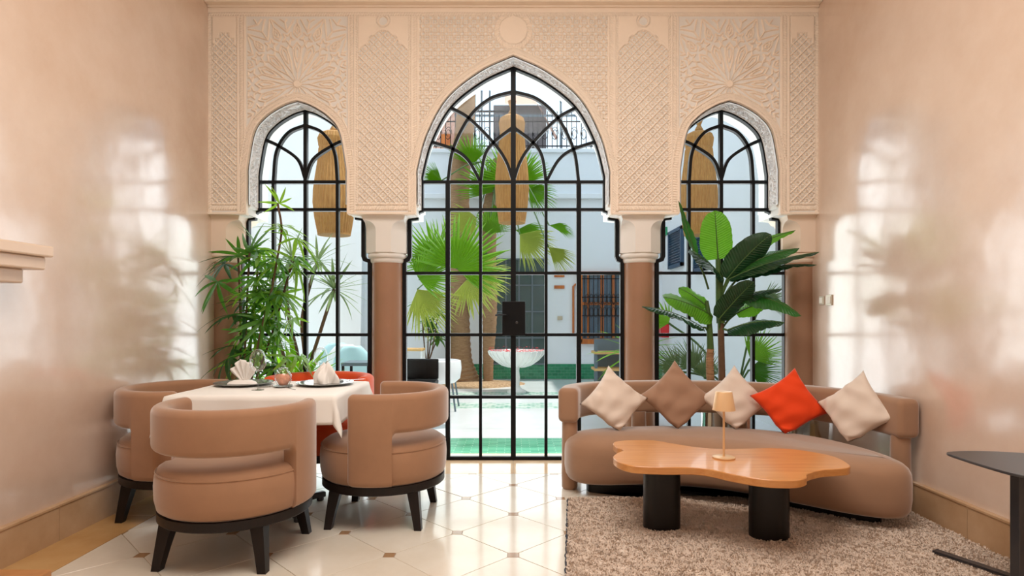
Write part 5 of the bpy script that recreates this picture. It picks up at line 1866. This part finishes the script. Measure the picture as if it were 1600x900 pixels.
# spiky palm outside right of the door
sp_ = P(1000, 600, 6.9)
spk = tag(empty('spiky_palm', (sp_.x, sp_.y, -.01)), 'spiky potted palm outside beside the column behind the sofa arm', 'plant')
mk('pot', lathe([(0, 0), (.13, 0), (.17, .36), (.18, .38), (.155, .38), (0, .34)], 28), M['terracotta'], spk)
mk('stem', tube([(0, 0, .34), (0, 0, .80)], .03, 8), M['stem'], spk)
rosette(spk, Vector((0, 0, .82)), 30, .60, bl, tilt=(-.3, 1.3))
# fan palm outside the window behind the sofa
fb = P(1150, 640, 6.6)
fp2 = tag(empty('low_fan_palm', (fb.x, fb.y, -.01)), 'low fan palm outside the window behind the sofa', 'plant')
fbv = Vector((fb.x, fb.y, -.01))
mk('pot', lathe([(0, 0), (.14, 0), (.18, .34), (.19, .36), (.16, .36), (0, .32)], 28), M['terracotta'], fp2)
hubc = fbv + Vector((0, 0, .34))
for i, (px, py, d, rp, sp, mt_) in enumerate(((1172, 560, (.6, 0, .55), 60, 1.1, 'leaf_b'), (1170, 578, (.8, 0, -.15), 62, .9, 'leaf_a'), (1085, 575, (-.4, 0, .7), 50, 1.2, 'yucca'),
                                 (1060, 580, (-.7, 0, .5), 52, 1.1, 'yucca'), (1100, 590, (.1, 0, .9), 46, 1.2, 'yucca'), (1190, 470, (.6, 0, .1), 50, .9, 'yucca'), (1045, 505, (-.5, 0, .4), 42, 1.2, 'leaf_b'))):
    fan_leaf(fp2, fbv, P(px, py, 6.5), d, (0, -1, .3), rp * 6.5 / FPX, sp, M[mt_], .15, seed=40 + i, root_pt=hubc)

# hanging wicker lanterns and the cables that carry them
def lantern_vf(prof, n=72):
    V, F = [], []
    for j, (r, z) in enumerate(prof):
        for i in range(n):
            a = 2 * PI * i / n
            k = 1 + .022 * (1 if i % 2 else -1) + .01 * math.sin(5 * a + j)
            V.append((r * k * math.cos(a), r * k * math.sin(a), z))
    for j in range(len(prof) - 1):
        for i in range(n):
            F.append((j * n + i, j * n + (i + 1) % n, (j + 1) * n + (i + 1) % n, (j + 1) * n + i))
    return V, F
def lantern(cx, cy, zb, L, R, label):
    root = tag(empty('wicker_lantern', (cx, cy, zb)), label, 'lantern', 'hanging wicker lanterns')
    prof = []
    for t, r in ((0, .78), (.06, .84), (.16, .93), (.30, 1.0), (.42, .98), (.55, .90), (.68, .80), (.80, .74), (.815, .70), (.83, .73), (.90, .78), (.94, .70), (.965, .45), (.975, .18)):
        prof.append((R * r, L * t))
    mk('wicker_body', lantern_vf(prof), M['wicker'], root, smooth=False)
    mk('bottom_hoop', lathe([(R * .76, -.006), (R * .80, -.006), (R * .80, .012), (R * .76, .012)], 40), M['wicker'], root)
    mk('reed_tuft', lathe([(.03, L * .96), (.045, L * .99), (.02, L * 1.03), (.04, L * 1.07), (.05, L * 1.10)], 12), M['wicker'], root)
    mk('cord', tube([(0, 0, L * 1.0), (0, 0, 4.56 - zb)], .006, 6), M['stem'], root)
    return root
lantern((800 - VPX) * 7.0 / FPX, 7.0, CAM_H + (VPY - 348) * 7.0 / FPX, 1.30, .195, 'long wicker lantern hanging in front of the palms in the middle arch')
lantern((522 - VPX) * 6.5 / FPX, 6.5, CAM_H + (VPY - 367) * 6.5 / FPX, 1.16, .218, 'wicker lantern hanging outside the window behind the table')
lantern((1092 - VPX) * 6.5 / FPX, 6.5, CAM_H + (VPY - 367) * 6.5 / FPX, 1.16, .195, 'wicker lantern hanging outside the window behind the sofa')
for y, lb in ((7.0, 'steel cable across the courtyard carrying the middle lantern'), (6.5, 'steel cable across the courtyard carrying the two side lanterns')):
    tag(mk('steel_cable', tube([(-CX, 0, 0), (CX, 0, 0)], .008, 6), M['steel_black'], loc=(0, y, 4.55)), lb, 'cable')

# courtyard furniture
def outdoor_chair(name, x, y, rz, mat, fmat, label, w_=.55, h=.80):
    root = tag(empty(name, (x, y, -.01), rz), label, 'chair')
    mk('seat', box(-w_ / 2, w_ / 2, -.26, .26, .40, .46, .02), mat, root, angle=50)
    mk('backrest', box(-w_ / 2, w_ / 2, -.27, -.23, .46, h, .015), mat, root, angle=50)
    for sx in (-1, 1):
        for sy in (-1, 1):
            mk('leg', box(sx * (w_ / 2 - .03) - .014, sx * (w_ / 2 - .03) + .014, sy * .23 - .014, sy * .23 + .014, 0, .41), fmat, root, smooth=False)
    return root
p = P(655, 620, 7.4); outdoor_chair('woven_chair', p.x, p.y, PI, M['iron'], M['iron'], 'black woven outdoor chair just outside the door beside the column', .42, .72)
p = P(672, 620, 8.0)
wa_ = tag(empty('outdoor_armchair', (p.x + .1, p.y + .15, -.01)), 'white rounded outdoor armchair on thin dark legs behind the black woven chair', 'chair')
mk('shell', lathe([(.0, .36), (.22, .36), (.29, .42), (.31, .56), (.30, .66), (.27, .67), (.26, .48), (0, .46)], 36), M['white_plastic'], wa_, angle=60)
for sx in (-1, 1):
    for sy in (-1, 1):
        mk('leg', tube([(sx * .2, sy * .2, .37), (sx * .25, sy * .25, 0)], .013, 6), M['grey_blue'], wa_)
p = P(647, 600, 10.2)
sl = tag(empty('bar_stool', (p.x, p.y, -.01)), 'white stool with a wooden seat in the far planting corner', 'stool')
mk('seat', box(-.17, .17, -.17, .17, .68, .72, .01), M['pine'], sl, smooth=False)
for sx in (-1, 1):
    for sy in (-1, 1):
        mk('leg', box(sx * .15 - .016, sx * .15 + .016, sy * .15 - .016, sy * .15 + .016, 0, .68), M['white_plastic'], sl, smooth=False)
mk('footrest', box(-.15, .15, -.16, -.14, .30, .33), M['white_plastic'], sl, smooth=False)
# wooden benches / tables by the back right
p = P(948, 600, 9.4)
tbk = tag(empty('slatted_bench', (p.x, p.y, -.01)), 'grey-blue outdoor cabinet with pine shelves beside the spiky palm', 'cabinet')
for z in (.16, .42, .68):
    mk('shelf', box(-.22, .42, -.2, .2, z, z + .04, .005), M['pine'], tbk, smooth=False)
mk('back_panel', box(-.18, .40, .12, .16, .10, .9), M['grey_blue'], tbk, smooth=False)
for x in (-.19, .39):
    mk('leg', box(x - .02, x + .02, -.18, -.14, 0, .9), M['grey_blue'], tbk, smooth=False)
# aqua chairs outside the window behind the table
for k, (px, Y, mt_, lb) in enumerate(((548, 8.4, 'white_plastic', 'white moulded outdoor chair beside the aqua ones'), (560, 8.0, 'teal_plastic', 'aqua moulded outdoor chair closest to the dark table'),
                             (535, 8.9, 'teal_plastic', 'aqua moulded outdoor chair half hidden behind the white one'))):
    p = P(px, 600, Y)
    root = tag(empty('moulded_chair', (p.x - .1, p.y, -.01), math.radians(20)), lb, 'chair', 'moulded chairs in the courtyard')
    shell = []
    V, F = [], []
    prf = [(.24, .42), (.0, .40), (-.18, .42), (-.25, .52), (-.28, .70), (-.30, .88)]
    cur = catmull([Vector(q) for q in prf], 5)
    for i, q in enumerate(cur):
        t = i / (len(cur) - 1)
        ww = .24 * (1 - max(0, t - .75) ** 2 * 9)
        for j in range(9):
            u = j / 8 * 2 - 1
            V.append((u * ww, q[0] + .06 * u * u * (t > .4), q[1] + .03 * u * u * (t <= .5)))
    for i in range(len(cur) - 1):
        for j in range(8):
            F.append((i * 9 + j, i * 9 + j + 1, (i + 1) * 9 + j + 1, (i + 1) * 9 + j))
    o = mk('shell', (V, F), M[mt_], root, angle=180); o.modifiers.new('t', 'SOLIDIFY').thickness = .014
    for sx in (-1, 1):
        for sy in (-1, 1):
            mk('leg', tube([(sx * .16, sy * .14, .41), (sx * .22, sy * .2, 0)], .012, 6), M['pine'], root)
p = P(562, 615, 7.2)
dt = tag(empty('outdoor_table', (p.x, p.y, -.01)), 'small dark outdoor table in front of the aqua chairs', 'table')
mk('tabletop', box(-.17, .17, -.2, .2, .68, .72, .005), M['grey_blue'], dt, smooth=False)
for sx in (-1, 1):
    for sy in (-1, 1):
        mk('leg', box(sx * .15 - .014, sx * .15 + .014, sy * .18 - .014, sy * .18 + .014, 0, .68), M['iron'], dt, smooth=False)
# fittings on the right-hand courtyard wall
def wall_y(px): return CX * FPX / (px - VPX)
def on_right(px0, px1, py0, py1):
    ya, yb_ = wall_y(px1), wall_y(px0)
    ym = (ya + yb_) / 2
    return ya, yb_, CAM_H + (VPY - py1) * ym / FPX, CAM_H + (VPY - py0) * ym / FPX
for k, (a, b, t, bt, lb) in enumerate(((1048, 1069, 358, 418, 'dark blue louvred shutter on the courtyard wall, farther from the sofa plant'), (1088, 1106, 366, 424, 'dark blue louvred shutter half hidden behind the tall banana leaf'))):
    y0, y1, z0, z1 = on_right(a, b, t, bt)
    sh = tag(empty('window_%d' % (4 + k), (CX, (y0 + y1) / 2, z0)), lb, 'window', kind='structure')
    hy = (y1 - y0) / 2
    for q0, q1, r0, r1 in ((-hy, -hy + .06, 0, z1 - z0), (hy - .06, hy, 0, z1 - z0), (-hy, hy, 0, .06), (-hy, hy, z1 - z0 - .06, z1 - z0)):
        mk('frame_member', box(-.06, 0, q0, q1, r0, r1), M['blue_shutter'], sh, smooth=False)
    n = 12
    for j in range(n):
        z = .06 + (z1 - z0 - .12) * (j + .5) / n
        mk('slat', xf(box(-.02, .02, -hy + .06, hy - .06, -.006, .006), Matrix.Translation((-.03, 0, z)) @ Matrix.Rotation(math.radians(40), 4, 'Y')), M['blue_shutter'], sh, smooth=False)
y0, y1, z0, z1 = on_right(1034, 1041, 352, 370)
y0, y1 = 11.58, 11.82
tag(mk('exit_sign', box(-.03, 0, -.12, .12, 0, .16, .004), M['sign_green'], smooth=False, loc=(CX, (y0 + y1) / 2, z0)), 'small green sign on the courtyard wall above the red box', 'sign')
y0, y1, z0, z1 = on_right(1028, 1043, 503, 526)
y0, y1 = 11.45, 11.90
rb_ = tag(empty('red_box', (CX, (y0 + y1) / 2, z0)), 'red metal box on the courtyard wall behind the banana plant', 'box')
mk('cabinet', box(-.14, 0, -(y1 - y0) / 2, (y1 - y0) / 2, 0, z1 - z0, .01), M['red_paint'], rb_, smooth=False)
mk('door', box(-.155, -.14, -(y1 - y0) / 2 + .02, (y1 - y0) / 2 - .02, .02, z1 - z0 - .02, .005), M['red_paint'], rb_, smooth=False)
print('LEAVES', nleaf)
